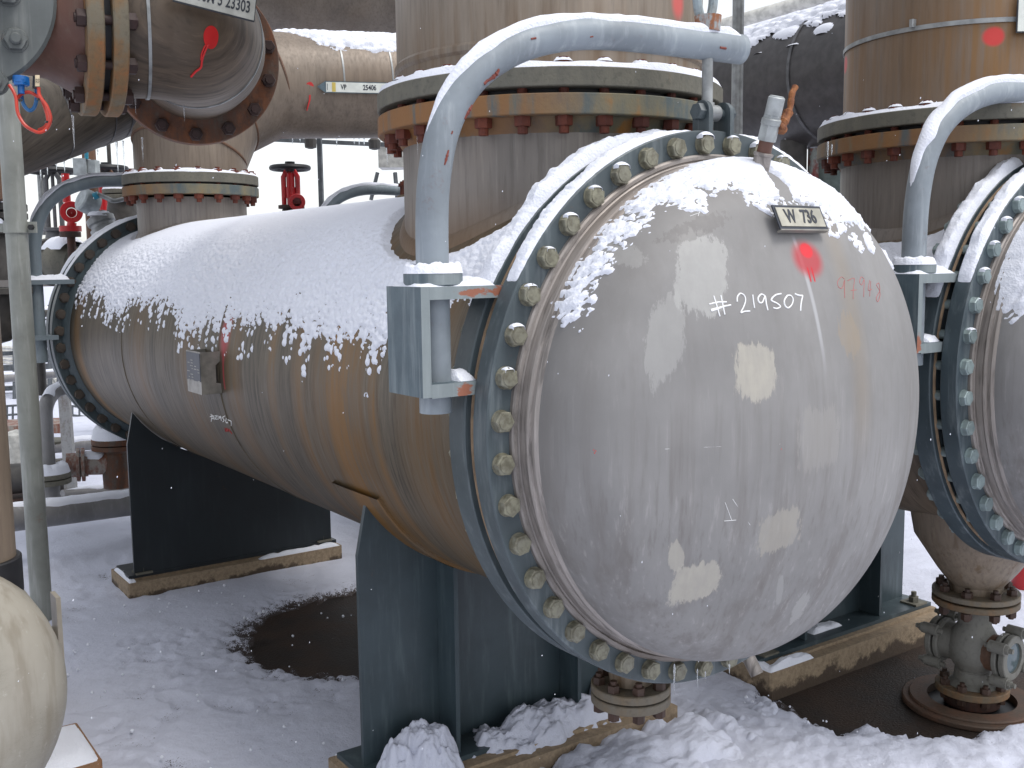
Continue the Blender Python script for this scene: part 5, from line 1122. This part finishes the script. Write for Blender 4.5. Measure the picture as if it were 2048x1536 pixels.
def misc_back():
    d = 8.2; k = d/FOC
    t = thing('junction_box', 'grey junction box with teal gland among the valves at the left', 'junction box', tuple(A(160, 350, d)))
    a = A(147, 350, d); e = Vector((CR[0], CR[1], 0)).normalized(); g = Vector((-CR[1], CR[0], 0)).normalized(); M = basis(a, e, (0, 0, 1))
    b = MB(); b.prism([(0, 0), (26*k, 0), (26*k, 33*k), (0, 33*k)], -.10, 0, M); b.prism([(27*k, 4*k), (42*k, 4*k), (42*k, 30*k), (27*k, 30*k)], -.12, -.02, M); b.build('housing', LGREY, t, smooth=False)
    b = MB(); b.cyl(A(173, 318, d), A(173, 305, d), 4*k, 12); b.build('gland', TEAL, t)
    t = thing('transmitter', 'round grey instrument head with blue gland and cable', 'instrument', tuple(A(185, 410, 7.7)))
    c = A(176, 404, 7.7); dr = (Vector(tuple(CR))*-.55+Vector((0, 0, .35))+Vector((-CF[0], -CF[1], 0))*.6).normalized(); b = MB(); b.lathe([(.001, .06), (.075, .06), (.088, .05), (.088, -.03), (.07, -.07), (.001, -.08)], c, dr, 32); b.build('head', LGREY, t)
    b = MB(); b.cyl(A(188, 393, 7.65), A(197, 389, 7.65), .026, 16); b.build('gland', TEAL, t); b = MB(); b.tube(spline([A(197, 389, 7.65), A(215, 397, 7.65), A(228, 402, 7.65), A(248, 398, 7.7)], 5), .017, 10); b.build('cable', GALV, t)
    b = MB(); b.cyl(A(188, 422, 7.7), A(200, 438, 7.75), .014, 10); b.build('neck', GALV, t)
    t = thing('pipe_joint', 'tilted silver clamped pipe joint just above the rear flange rim', 'pipe joint', tuple(A(205, 450, 7.6)))
    a, b2 = A(186, 466, 7.6), A(222, 440, 7.6); dd = (Vector(tuple(A(212, 470, 7.6)))-A(198, 436, 7.6)).normalized(); b = MB(); c = A(206, 452, 7.6); b.lathe([(.085, -.07), (.10, -.06), (.10, -.02), (.085, -.01), (.085, .01), (.10, .02), (.10, .06), (.085, .07)], c, dd, 32); b.lathe([(.06, -.10), (.06, .3)], c, dd, 24); b.build('clamp_ring', GALV, t)
    b = MB(); snow_cap_ring(b, (c.x-.02, c.y), .001, .085, c.z+.075, 0, 2*PI, .03, 20, 6, 4); single(b, 'snow', SNOW, 'snow on the tilted silver pipe joint', 'snow', tuple(c), kind='stuff')
    for (px, yt, yb, hw, dd_, m_, lab) in ((88, 350, 470, 6, 8.8, GALV, 'pale thin upright pipe among the valves at the left'), (197, 300, 640, 13, 9.2, RUSTB, 'brown upright pipe behind the instrument head'), (211, 362, 480, 7.5, 8.9, RED, 'red upright pipe behind the instrument head'), (222, 268, 380, 4, 9.4, DARKV, 'thin black upright rod under the sloping pipe')):
        b = MB(); col(b, px, yt, yb, hw, dd_); single(b, 'upright_pipe', m_, lab, 'pipe', tuple(A(px, yb, dd_)), 'upright pipes among the valves')
    # flanged body partly behind the rear flange
    t = thing('globe_valve', 'round yellow brown valve body with snow and an orange patch', 'valve', tuple(A(118, 560, 8.2)))
    c = A(124, 524, 8.2); ax = (Vector(tuple(CR))*.8+Vector((-CF[0], -CF[1], 0))*.6).normalized(); b = MB(); b.lathe([(.001, .22), (.10, .2), (.155, .12), (.165, 0), (.13, -.12)], c, ax, 40); b.build('body', RUSTF, t); b = MB(); b.ring(.10, .19, -.17, -.12, c, ax, 40, .004); b.build('flange', DARKV, t)
    b = MB(); snow_pad(b, lambda u, v: tuple(c+ax*(-.1+.3*u)+Vector((0, 0, .162*math.cos((v-.5)*1.8)))+ax.cross(Vector((0, 0, 1)))*(.16*math.sin((v-.5)*1.8))), 14, 14, lambda u, v: (0, 0, 1), .035, 4); single(b, 'snow', SNOW, 'snow on the round yellow brown valve body', 'snow', tuple(c), kind='stuff')
    # dark flange stack behind the rear nozzle
    t = thing('flange_stack', 'dark flange stack with snow between valve and rear nozzle', 'valve', tuple(A(245, 480, 8.6))); c = A(248, 480, 8.6); zz = lambda y: float(at(248, y, 8.6)[2])
    b = MB(); b.lathe([(.13, zz(560)), (.13, zz(430)), (.10, zz(395))], (c.x, c.y, 0), (0, 0, 1), 32); b.build('body', DARKV, t)
    for ya, yb in ((380, 389), (391, 399)): b = MB(); b.ring(.05, .15, zz(yb), zz(ya), (c.x, c.y, 0), (0, 0, 1), 32, .003); b.build('flange', RUSTF, t)
    b = MB(); snow_cap_ring(b, (c.x, c.y), .02, .148, zz(380), 0, 2*PI, .06, 30, 7, 4); single(b, 'snow', SNOW, 'snow on the dark flange stack left of the rear nozzle', 'snow', tuple(c), kind='stuff')
    b = MB(); c = A(374, 420, 11.5); b.lathe([(.62, -1.2), (.64, 0), (.58, .22), (.42, .42), (.2, .55), (.001, .6)], c, (0, 0, 1), 48); single(b, 'storage_tank', FARW, 'pale domed tank rising behind the rear nozzle', 'tank', tuple(c))
    # far frame
    t = thing('pipe_support', 'far steel upright and rail with clamps below the line with the arrow sign', 'pipe support', tuple(A(643, 410, 9.3)))
    b = MB(); B, T, r = VA(645, 268, 470, 6, 9.3); b.cyl(B, T, r, 4); b.build('upright', FARG, t, smooth=False); b = MB(); b.bar(A(500, 277, 9.2), A(820, 292, 9.5), .03, .035); b.build('rail', FARG, t, smooth=False)
    for px, py in ((621, 286), (749, 288)):
        b = MB(); q_ = A(px, py, 9.1); b.lathe([(.02, -.05), (.05, -.04), (.055, .03), (.03, .05)], q_, (0, 0, 1), 10); b.build('clamp', DARKV, t)
    t = thing('cooler_box', 'pale boxy unit on struts behind the standing pipe', 'unit', tuple(A(780, 400, 10.)))
    a = A(757, 335, 10.); M = basis(a, e, (0, 0, 1)); b = MB(); b.prism([(0, 0), (.5, 0), (.5, .24), (0, .24)], -.3, 0, M); b.build('housing', FARW, t, smooth=False)
    b = MB(); b.bar(A(755, 345, 10.), A(742, 400, 10.), .03, .03); b.bar(A(790, 345, 10.), A(795, 400, 10.), .03, .03); b.bar(A(745, 388, 10.), A(800, 385, 10.), .02, .02); b.build('strut', FARG, t, smooth=False)
misc_back()
def lower_left():
    d = 7.6; k = d/FOC
    t = thing('pipe_elbow', 'snowy grey pipe bending down beside the rear flange', 'pipe', tuple(A(95, 945, d)))
    b = MB(); b.tube(spline([A(175, 762, 7.9), A(140, 772, 7.8), A(108, 785, 7.7), A(92, 812, d), A(91, 850, d), A(97, 945, d)], 6), 14.5*k, 24); b.build('pipe', PIPEG, t)
    c = A(97, 945, d); b = MB(); b.ring(10*k, 42*k, -10*k, -.0, (c.x, c.y, c.z), (0, 0, 1), 40, .003); b.ring(10*k, 42*k, -22*k, -12*k, (c.x, c.y, c.z), (0, 0, 1), 40, .003); fl = b.build('flange', RUSTF, t)
    b = MB(); b.lathe([(20*k, -22*k), (19*k, -45*k), (30*k, -70*k)], c, (0, 0, 1), 32); b.build('branch', PIPEG, t)
    b = MB(); b.ring(10*k, 40*k, -6*k, 0, tuple(A(98, 880, 8.5)), (0, 0, 1), 40, .003); b.build('flange', RUSTF, t)
    b = MB(); snow_cap_ring(b, (c.x, c.y), 12*k, 41*k, c.z, 0, 2*PI, .07, 40, 8, 4); snow_on_tube(b, spline([A(170, 764, 7.9), A(140, 772, 7.8), A(108, 785, 7.7), A(97, 800, d)], 5), 14.5*k, .012, .8, 3); single(b, 'snow', SNOW, 'snow on the bent grey pipe and its flange', 'snow', tuple(c), kind='stuff')
    b = MB(); b.bar(A(143, 985, 8.4), A(127, 770, 8.4), .085, .05, up=tuple(CF)); single(b, 'steel_post', PEELG, 'peeling light grey steel post behind the rear flange', 'post', tuple(A(143, 985, 8.4)))
    t = thing('ground_pipe', 'thick grey pipe low above the ground at the left, snow on top', 'pipe', tuple(A(60, 1060, 7.0)))
    a, b_ = A(-60, 1046, 6.6), A(430, 985, 8.3); b = MB(); b.tube([a, b_], .092, 32); b.build('pipe', PIPEG, t)
    b = MB(); n = 60; snow_on_tube(b, [a.lerp(b_, i/n) for i in range(n+1)], .092, .014, .85, 3); single(b, 'snow', SNOW, 'snow along the thick low pipe', 'snow', tuple(a), kind='stuff')
    a, b_ = A(125, 992, 8.3), A(420, 960, 9.3); b = MB(); b.tube([a, b_], .05, 24); single(b, 'ground_pipe', PIPEG, 'thinner pipe running behind the thick low pipe', 'pipe', tuple(a))
    b = MB(); snow_on_tube(b, [a.lerp(b_, i/40) for i in range(41)], .05, .012, .8, 5); single(b, 'snow', SNOW, 'snow along the thinner low pipe', 'snow', tuple(a), kind='stuff')
    d = 8.0; k = d/FOC; t = thing('strainer', 'rust brown flanged strainer body behind the dark saddle', 'strainer', tuple(A(225, 970, d)))
    c = A(232, 925, d); b = MB(); b.lathe([(26*k, -50*k), (27*k, 0), (22*k, 20*k), (30*k, 30*k)], c, (0, 0, 1), 32); b.build('body', RUSTDF, t)
    b = MB(); cc = A(232, 897, d); b.ring(15*k, 46*k, 0, 9*k, cc, (0, 0, 1), 40, .003); b.ring(15*k, 46*k, 11*k, 22*k, cc, (0, 0, 1), 40, .003); b.build('top_flange', RUSTDF, t)
    b = MB(); b.lathe([(24*k, 20*k), (22*k, 70*k)], cc, (0, 0, 1), 24); b.build('neck', LGREY, t)
    ax = (Vector(tuple(CR))*-.93+Vector((-CF[0], -CF[1], 0))*.35).normalized(); b = MB(); b.cyl(c+Vector((0, 0, -.01)), c+ax*.22, 21*k, 24); b.lathe([(24*k, .20), (24*k, .35)], c, ax, 24); b.build('inlet', RUSTCR, t); b = MB(); b.ring(.03, 33*k, .22, .245, c, ax, 32, .003); b.ring(.03, 33*k, .255, .28, c, ax, 32, .003); b.build('flange', RUSTCR, t)
    b = MB(); snow_cap_ring(b, (cc.x, cc.y), 22*k, 45*k, cc.z+22*k, 0, 2*PI, .09, 36, 8, 6); q_ = c+ax*.05+Vector((0, 0, 0)); snow_on_tube(b, [c+ax*(i*.02) for i in range(3, 15)], 22*k, .02, .9, 5); single(b, 'snow', SNOW, 'snow on the rust brown strainer', 'snow', tuple(cc), kind='stuff')
    b = MB(); c = A(38, 945, 9.5); b.lathe([(.14, 0), (.15, .28), (.13, .36), (.001, .4)], c, (0, 0, 1), 32); single(b, 'small_tank', FARW, 'small white upright tank behind the round post', 'tank', tuple(c))
    b = MB(); b.bar(A(-20, 856, 10), A(135, 850, 10.4), .5, .09); single(b, 'platform_deck', RUSTCR, 'snow dusted platform deck with a rusty edge at the far left', 'platform', tuple(A(60, 860, 10)))
    # far pipe rack with rails
    e = Vector((CR[0], CR[1], 0)).normalized()
    t = thing('pipe_rack', 'distant pipe rack of beams and pipes seen past the round post', 'pipe rack', tuple(A(60, 850, 16)))
    for i, (py, th) in enumerate(((668, .12), (706, .06), (735, .09), (776, .07), (806, .08), (829, .05))):
        b = MB(); b.bar(A(-60, py+3, 15.5+i*.3), A(300, py-9, 17+i*.3), .12, th); b.build('beam', FARG, t, smooth=False)
    for px in (30, 64, 100, 118, 172):
        b = MB(); b.cyl(A(px, 880, 16), A(px, 610, 16), .035, 8); b.build('upright', FARG, t)
    b = MB()
    for i in range(5): b.tube([A(-40, 690+i*7, 18), A(60, 700+i*8, 18), A(130, 780+i*10, 17)], .03, 8)
    b.build('pipe', FARW, t)
    for j, (px0, px1, py, dd) in enumerate(((14, 60, 812, 13), (145, 200, 812, 14), (60, 130, 640, 17))):
        t = thing('railing', ('low far railing just right of the riser', 'far railing seen below the rear flange', 'thin far railing high between post and rear flange')[j], 'railing', tuple(A(px0, py+50, dd)), 'distant railings')
        for h in (0, 18, 36): b = MB(); b.tube([A(px0, py+h, dd), A(px1, py+h+ (8 if j == 1 else -3), dd)], .015, 6); b.build('rail', FARG, t)
        for i in range(5): x = px0+(px1-px0)*i/4; b = MB(); b.cyl(A(x, py+52, dd), A(x, py-2, dd), .014, 6); b.build('baluster', FARG, t)
    b = MB(); c = A(40, 800, 42); b.bar(A(-200, 770, 40), A(330, 735, 44), 3, 3.0); single(b, 'far_building', FARB, 'low grey industrial building far beyond the pipe rack', 'building', tuple(A(40, 860, 42)))
PIPEG = paint('galvanised_pipe', (.22, .215, .215), chalk=(.33, .33, .33), rust=.1); PEELG = rusty('peeling_grey', (.34, .34, .34), (.26, .24, .23), (.16, .08, .06), .5, .6, 14); RUSTCR = rusty('flaking_rust', (.30, .27, .24), (.22, .10, .07), (.14, .04, .03), .42, .55, 10)
FARB = plain('far_facade', (.30, .31, .33), .8, nz=.35)
lower_left()
# drain valve with sight glass, lower right
def drain_valve():
    cx, cy = 2.005, .319; t = thing('sight_glass_valve', 'cast drain valve with round sight glass under the second exchanger', 'drain valve', (cx, cy, -1.545))
    b = MB(); b.ring(.06, .185, -1.092, -1.064, (cx, cy, 0), (0, 0, 1), 64, .003); b.build('top_flange', DRF2, t)
    b = MB(); b.lathe([(.075, -1.092), (.07, -1.13), (.072, -1.19), (.098, -1.235), (.110, -1.29), (.105, -1.345), (.075, -1.395), (.072, -1.40), (.078, -1.405), (.080, -1.45), (.11, -1.47)], (cx, cy, 0), (0, 0, 1), 48); body = b.build('body', CASTV, t)
    b = MB(); b.ring(.07, .158, -1.503, -1.472, (cx, cy, 0), (0, 0, 1), 48, .003); fl = b.build('bottom_flange', DRF2, t); bolts_z(8, .125, .2, cx, cy, -1.503, -1.472, fl, NUTB2, .022, .011, .002)
    b = MB(); b.cyl((cx, cy, -1.503), (cx, cy, -1.56), .12, 40); b.build('spigot', RUSTD, t)
    ax = Vector(tuple(CR))*.62-Vector((CF[0], CF[1], 0))*.78; ax.z = 0; ax.normalize(); c = Vector((cx, cy, -1.30)); u, v, _ = fr(ax)
    for s, m1 in ((1, GLASS), (-1, CASTV)):
        a = ax*s; b = MB(); b.cyl(c+a*.05, c+a*.135, .082, 32); b.build('side_port', RUSTB if s > 0 else CASTV, t)
        b = MB(); b.ring(.05, .100, .125, .148, c, a, 40, .004); f1 = b.build('port_flange', CASTV, t); b = MB(); b.ring(.068, .100, .158, .186, c, a, 40, .004); f2 = b.build('cover_ring', CASTV, t)
        b = MB(); b.lathe([(.069, .176), (.001, .178)], c, a, 40); b.build('glass' if s > 0 else 'cover_plate', m1, t)
        for i in range(4):
            an = PI/4+i*PI/2+.2; q_ = c+(u*math.cos(an)+v*math.sin(an))*.118; b = MB(); b.cyl(q_+a*.120, q_+a*.192, .026, 14); b.build('lug', CASTV, f2); b = MB(); b.hexa(q_+a*.192, a, .019, .016); b.cyl(q_+a*.1, q_+a*.225, .011, 10); b.build('bolt', CASTV, f2)
    b = MB(); b.ring(.19, .27, -.04, .0, (cx, cy, -1.535), (0, 0, 1), 80, .006); b.ring(.27, .30, -.04, -.012, (cx, cy, -1.535), (0, 0, 1), 80, .006); single(b, 'manhole_ring', RUSTB2, 'rusty round floor ring around the drain valve foot', 'floor ring', (cx, cy, ZG))
    b = MB(); b.lathe([(.19, .0), (.001, .001)], (cx, cy, ZG+.004), (0, 0, 1), 40); single(b, 'sump_dark', BLACK, 'black disc painted as the dark recess inside the rusty floor ring', 'recess', (cx, cy, ZG))  # flat disc, darkness of the recess put into its colour
    b = MB(); q_ = A(2052, 1150, 6.3); b.cyl(q_-Vector((0, 0, .3)), q_+Vector((0, 0, .16)), .08, 24); single(b, 'hydrant_pipe', RED, 'red upright pipe behind the second exchanger drain at the right edge', 'pipe', tuple(q_))
    b = MB(); c0 = Vector(tuple(onp(1868, 1418, 2, ZS+.01))); b.add([c0+Vector(p_) for p_ in ((-.16, 0, -.03), (.14, .0, -.03), (.06, .12, -.03), (.02, .03, .035))], [(0, 1, 3), (1, 2, 3), (2, 0, 3)]); 
DRF2 = rusty('drain_flange_brown', (.13, .10, .065), (.17, .10, .05), (.22, .09, .03), .42, .58, 9); CASTV = rusty('cast_valve_grey', (.17, .165, .145), (.13, .12, .10), (.14, .07, .04), .5, .68, 7); RUSTB2 = rusty('rust_ring', (.07, .045, .03), (.10, .05, .03), (.14, .07, .04))
drain_valve()
# icicles
def icicles():
    spots = [(145, 232, 297, 4.1, 2.2), (269, 175, 228, 4.3, 2.2), (288, 178, 190, 4.3, 1.8), (367, 198, 242, 4.35, 1.8), (347, 196, 210, 4.35, 1.2), (128, 318, 345, 6.8, 1.8), (112, 318, 340, 6.8, 1.5), (80, 330, 362, 6.8, 2.), (94, 328, 350, 6.8, 1.6),
             (233, 283, 345, 6.9, 2.2), (246, 282, 342, 6.9, 2.), (284, 276, 324, 4.9, 1.8), (195, 300, 318, 6.9, 1.5), (834, 248, 308, 3.4, 2.0), (773, 262, 328, 4.2, 2.), (781, 262, 284, 4.2, 1.6), (762, 255, 268, 4.2, 1.6),
             (585, 275, 288, 9.1, 1.6), (600, 275, 288, 9.1, 1.5), (673, 275, 293, 9.1, 1.8), (708, 276, 290, 9.1, 1.3), (718, 276, 292, 9.1, 1.6), (728, 276, 293, 9.1, 1.8), (1349, 1330, 1392, 2.95, 2.0), (1395, 1340, 1380, 2.95, 1.2), (1459, 1330, 1350, 2.9, 1.6), (1411, 1345, 1365, 2.95, 1.3),
             (1656, 285, 325, 3.75, 2.2), (1664, 290, 312, 3.75, 1.6)]
    cnt = {}
    for px, y0, y1, d, w_ in sorted(spots):
        a, c = A(px, y0, d), A(px, y1, d); L = (a-c).length; b = MB(); rg = random.Random(px); n = 8
        prof = [(w_*d/FOC*(1-(i/n))**.7*(1+.25*math.sin(i*2.1+px)), -L*i/n) for i in range(n)]+[(.0003, -L)]
        b.lathe([(0.0003, .004)]+prof, a, (0, 0, 1), 8); where = 'on the far rail' if d > 9 else 'under the near cover flange' if y0 > 1000 else 'under the second nozzle flange' if px > 1600 else 'under the near nozzle flange' if px > 700 else 'under the sloping main pipe' if d > 6 else 'under the big brown elbow'
        k_ = cnt.get(where, 0); cnt[where] = k_+1
        single(b, 'icicle', ICE, ('first', 'second', 'third', 'fourth', 'fifth', 'sixth', 'seventh', 'eighth')[k_]+' icicle from the left '+where, 'icicle', tuple(a), 'icicles '+where)
icicles()


# chipped paint on the near davit, following the tube surface
def chips():
    arm = [o for o in bpy.data.objects if o.name.startswith('davit_arm')][0]
    P_ = [Vector(p) for p in DV1]
    def hit(px, py, r=.0440):
        o, d = ray(px, py); o, d = Vector(tuple(o)), Vector(tuple(d)); t = 2.2
        while t < 3.8:
            q_ = o+d*t; m = min((q_-a-(b_-a)*max(0, min(1, (q_-a).dot(b_-a)/(b_-a).length_squared))).length for a, b_ in zip(P_[:-1], P_[1:]))
            if m < r: return q_
            t += max(.0015, (m-r)*.8)
        return None
    for pts, w_ in (([(998, 138), (990, 150), (975, 162)], 5), ([(975, 160), (968, 168)], 4), ([(944, 210), (937, 222), (929, 238)], 4), ([(897, 300), (893, 315), (889, 330)], 3), ([(1062, 78), (1072, 76)], 2.5), ([(1180, 74), (1186, 73)], 2), ([(1440, 95), (1452, 97)], 3), ([(905, 262), (903, 268)], 2)):
        h = [hit(*p) for p in pts]
        if any(x is None for x in h): continue
        b = MB(); sp = spline(h, 4) if len(h) > 2 else h; n = len(sp); b.tube(sp, w_/FOC*2.9, 6, True, [w_/FOC*2.7*(.35+.65*math.sin(PI*(i+.6)/(n+.2)))*(1+.25*math.sin(i*2.7)) for i in range(n)])
        b.build('paint_chip', CHIP, arm)
CHIP = rusty('chip_red_brown', (.16, .035, .025), (.22, .05, .03), (.12, .04, .03), sc=40)
chips()
# more pipework in the gap at the far left
def gap_pipes():
    for i, (x0, y0, x1, y1, r, d, m_, lab) in enumerate(((-30, 905, 260, 880, .07, 10.5, PIPEG, 'grey pipe crossing low behind the bent grey pipe'), (-30, 940, 200, 925, .05, 9.8, DARKV, 'dark pipe low behind the steel post'), (-30, 640, 130, 620, .06, 13, DARKV, 'dark pipe crossing between the round post and the rear flange'), (-30, 760, 250, 735, .05, 12, PIPEG, 'grey pipe crossing above the bent grey pipe'))):
        a, b_ = A(x0, y0, d), A(x1, y1, d+.6); b = MB(); b.tube([a, b_], r, 20); single(b, 'cross_pipe', m_, lab, 'pipe', tuple(a), 'pipes crossing the gap at the left')
        b = MB(); snow_on_tube(b, [a.lerp(b_, k/30) for k in range(31)], r, .02, .9, i); single(b, 'snow', SNOW, 'snow on the '+lab, 'snow', tuple(a), kind='stuff')
    t = thing('pump', 'dark snow dusted pump between round post and steel post', 'pump', tuple(A(70, 985, 9.)))
    b = MB(); c = A(62, 955, 9.); ax = (Vector(tuple(CR))+Vector((CF[0], CF[1], 0))*.4).normalized(); b.lathe([(.001, -.32), (.10, -.32), (.13, -.26), (.13, .0), (.09, .03), (.09, .12), (.15, .14), (.15, .26), (.001, .28)], c, ax, 28); b.build('body', DARKV, t)
    b = MB(); b.bar(c-ax*.35-Vector((0, 0, .2)), c+ax*.35-Vector((0, 0, .2)), .3, .08); b.build('base', RUSTD, t)
gap_pipes()
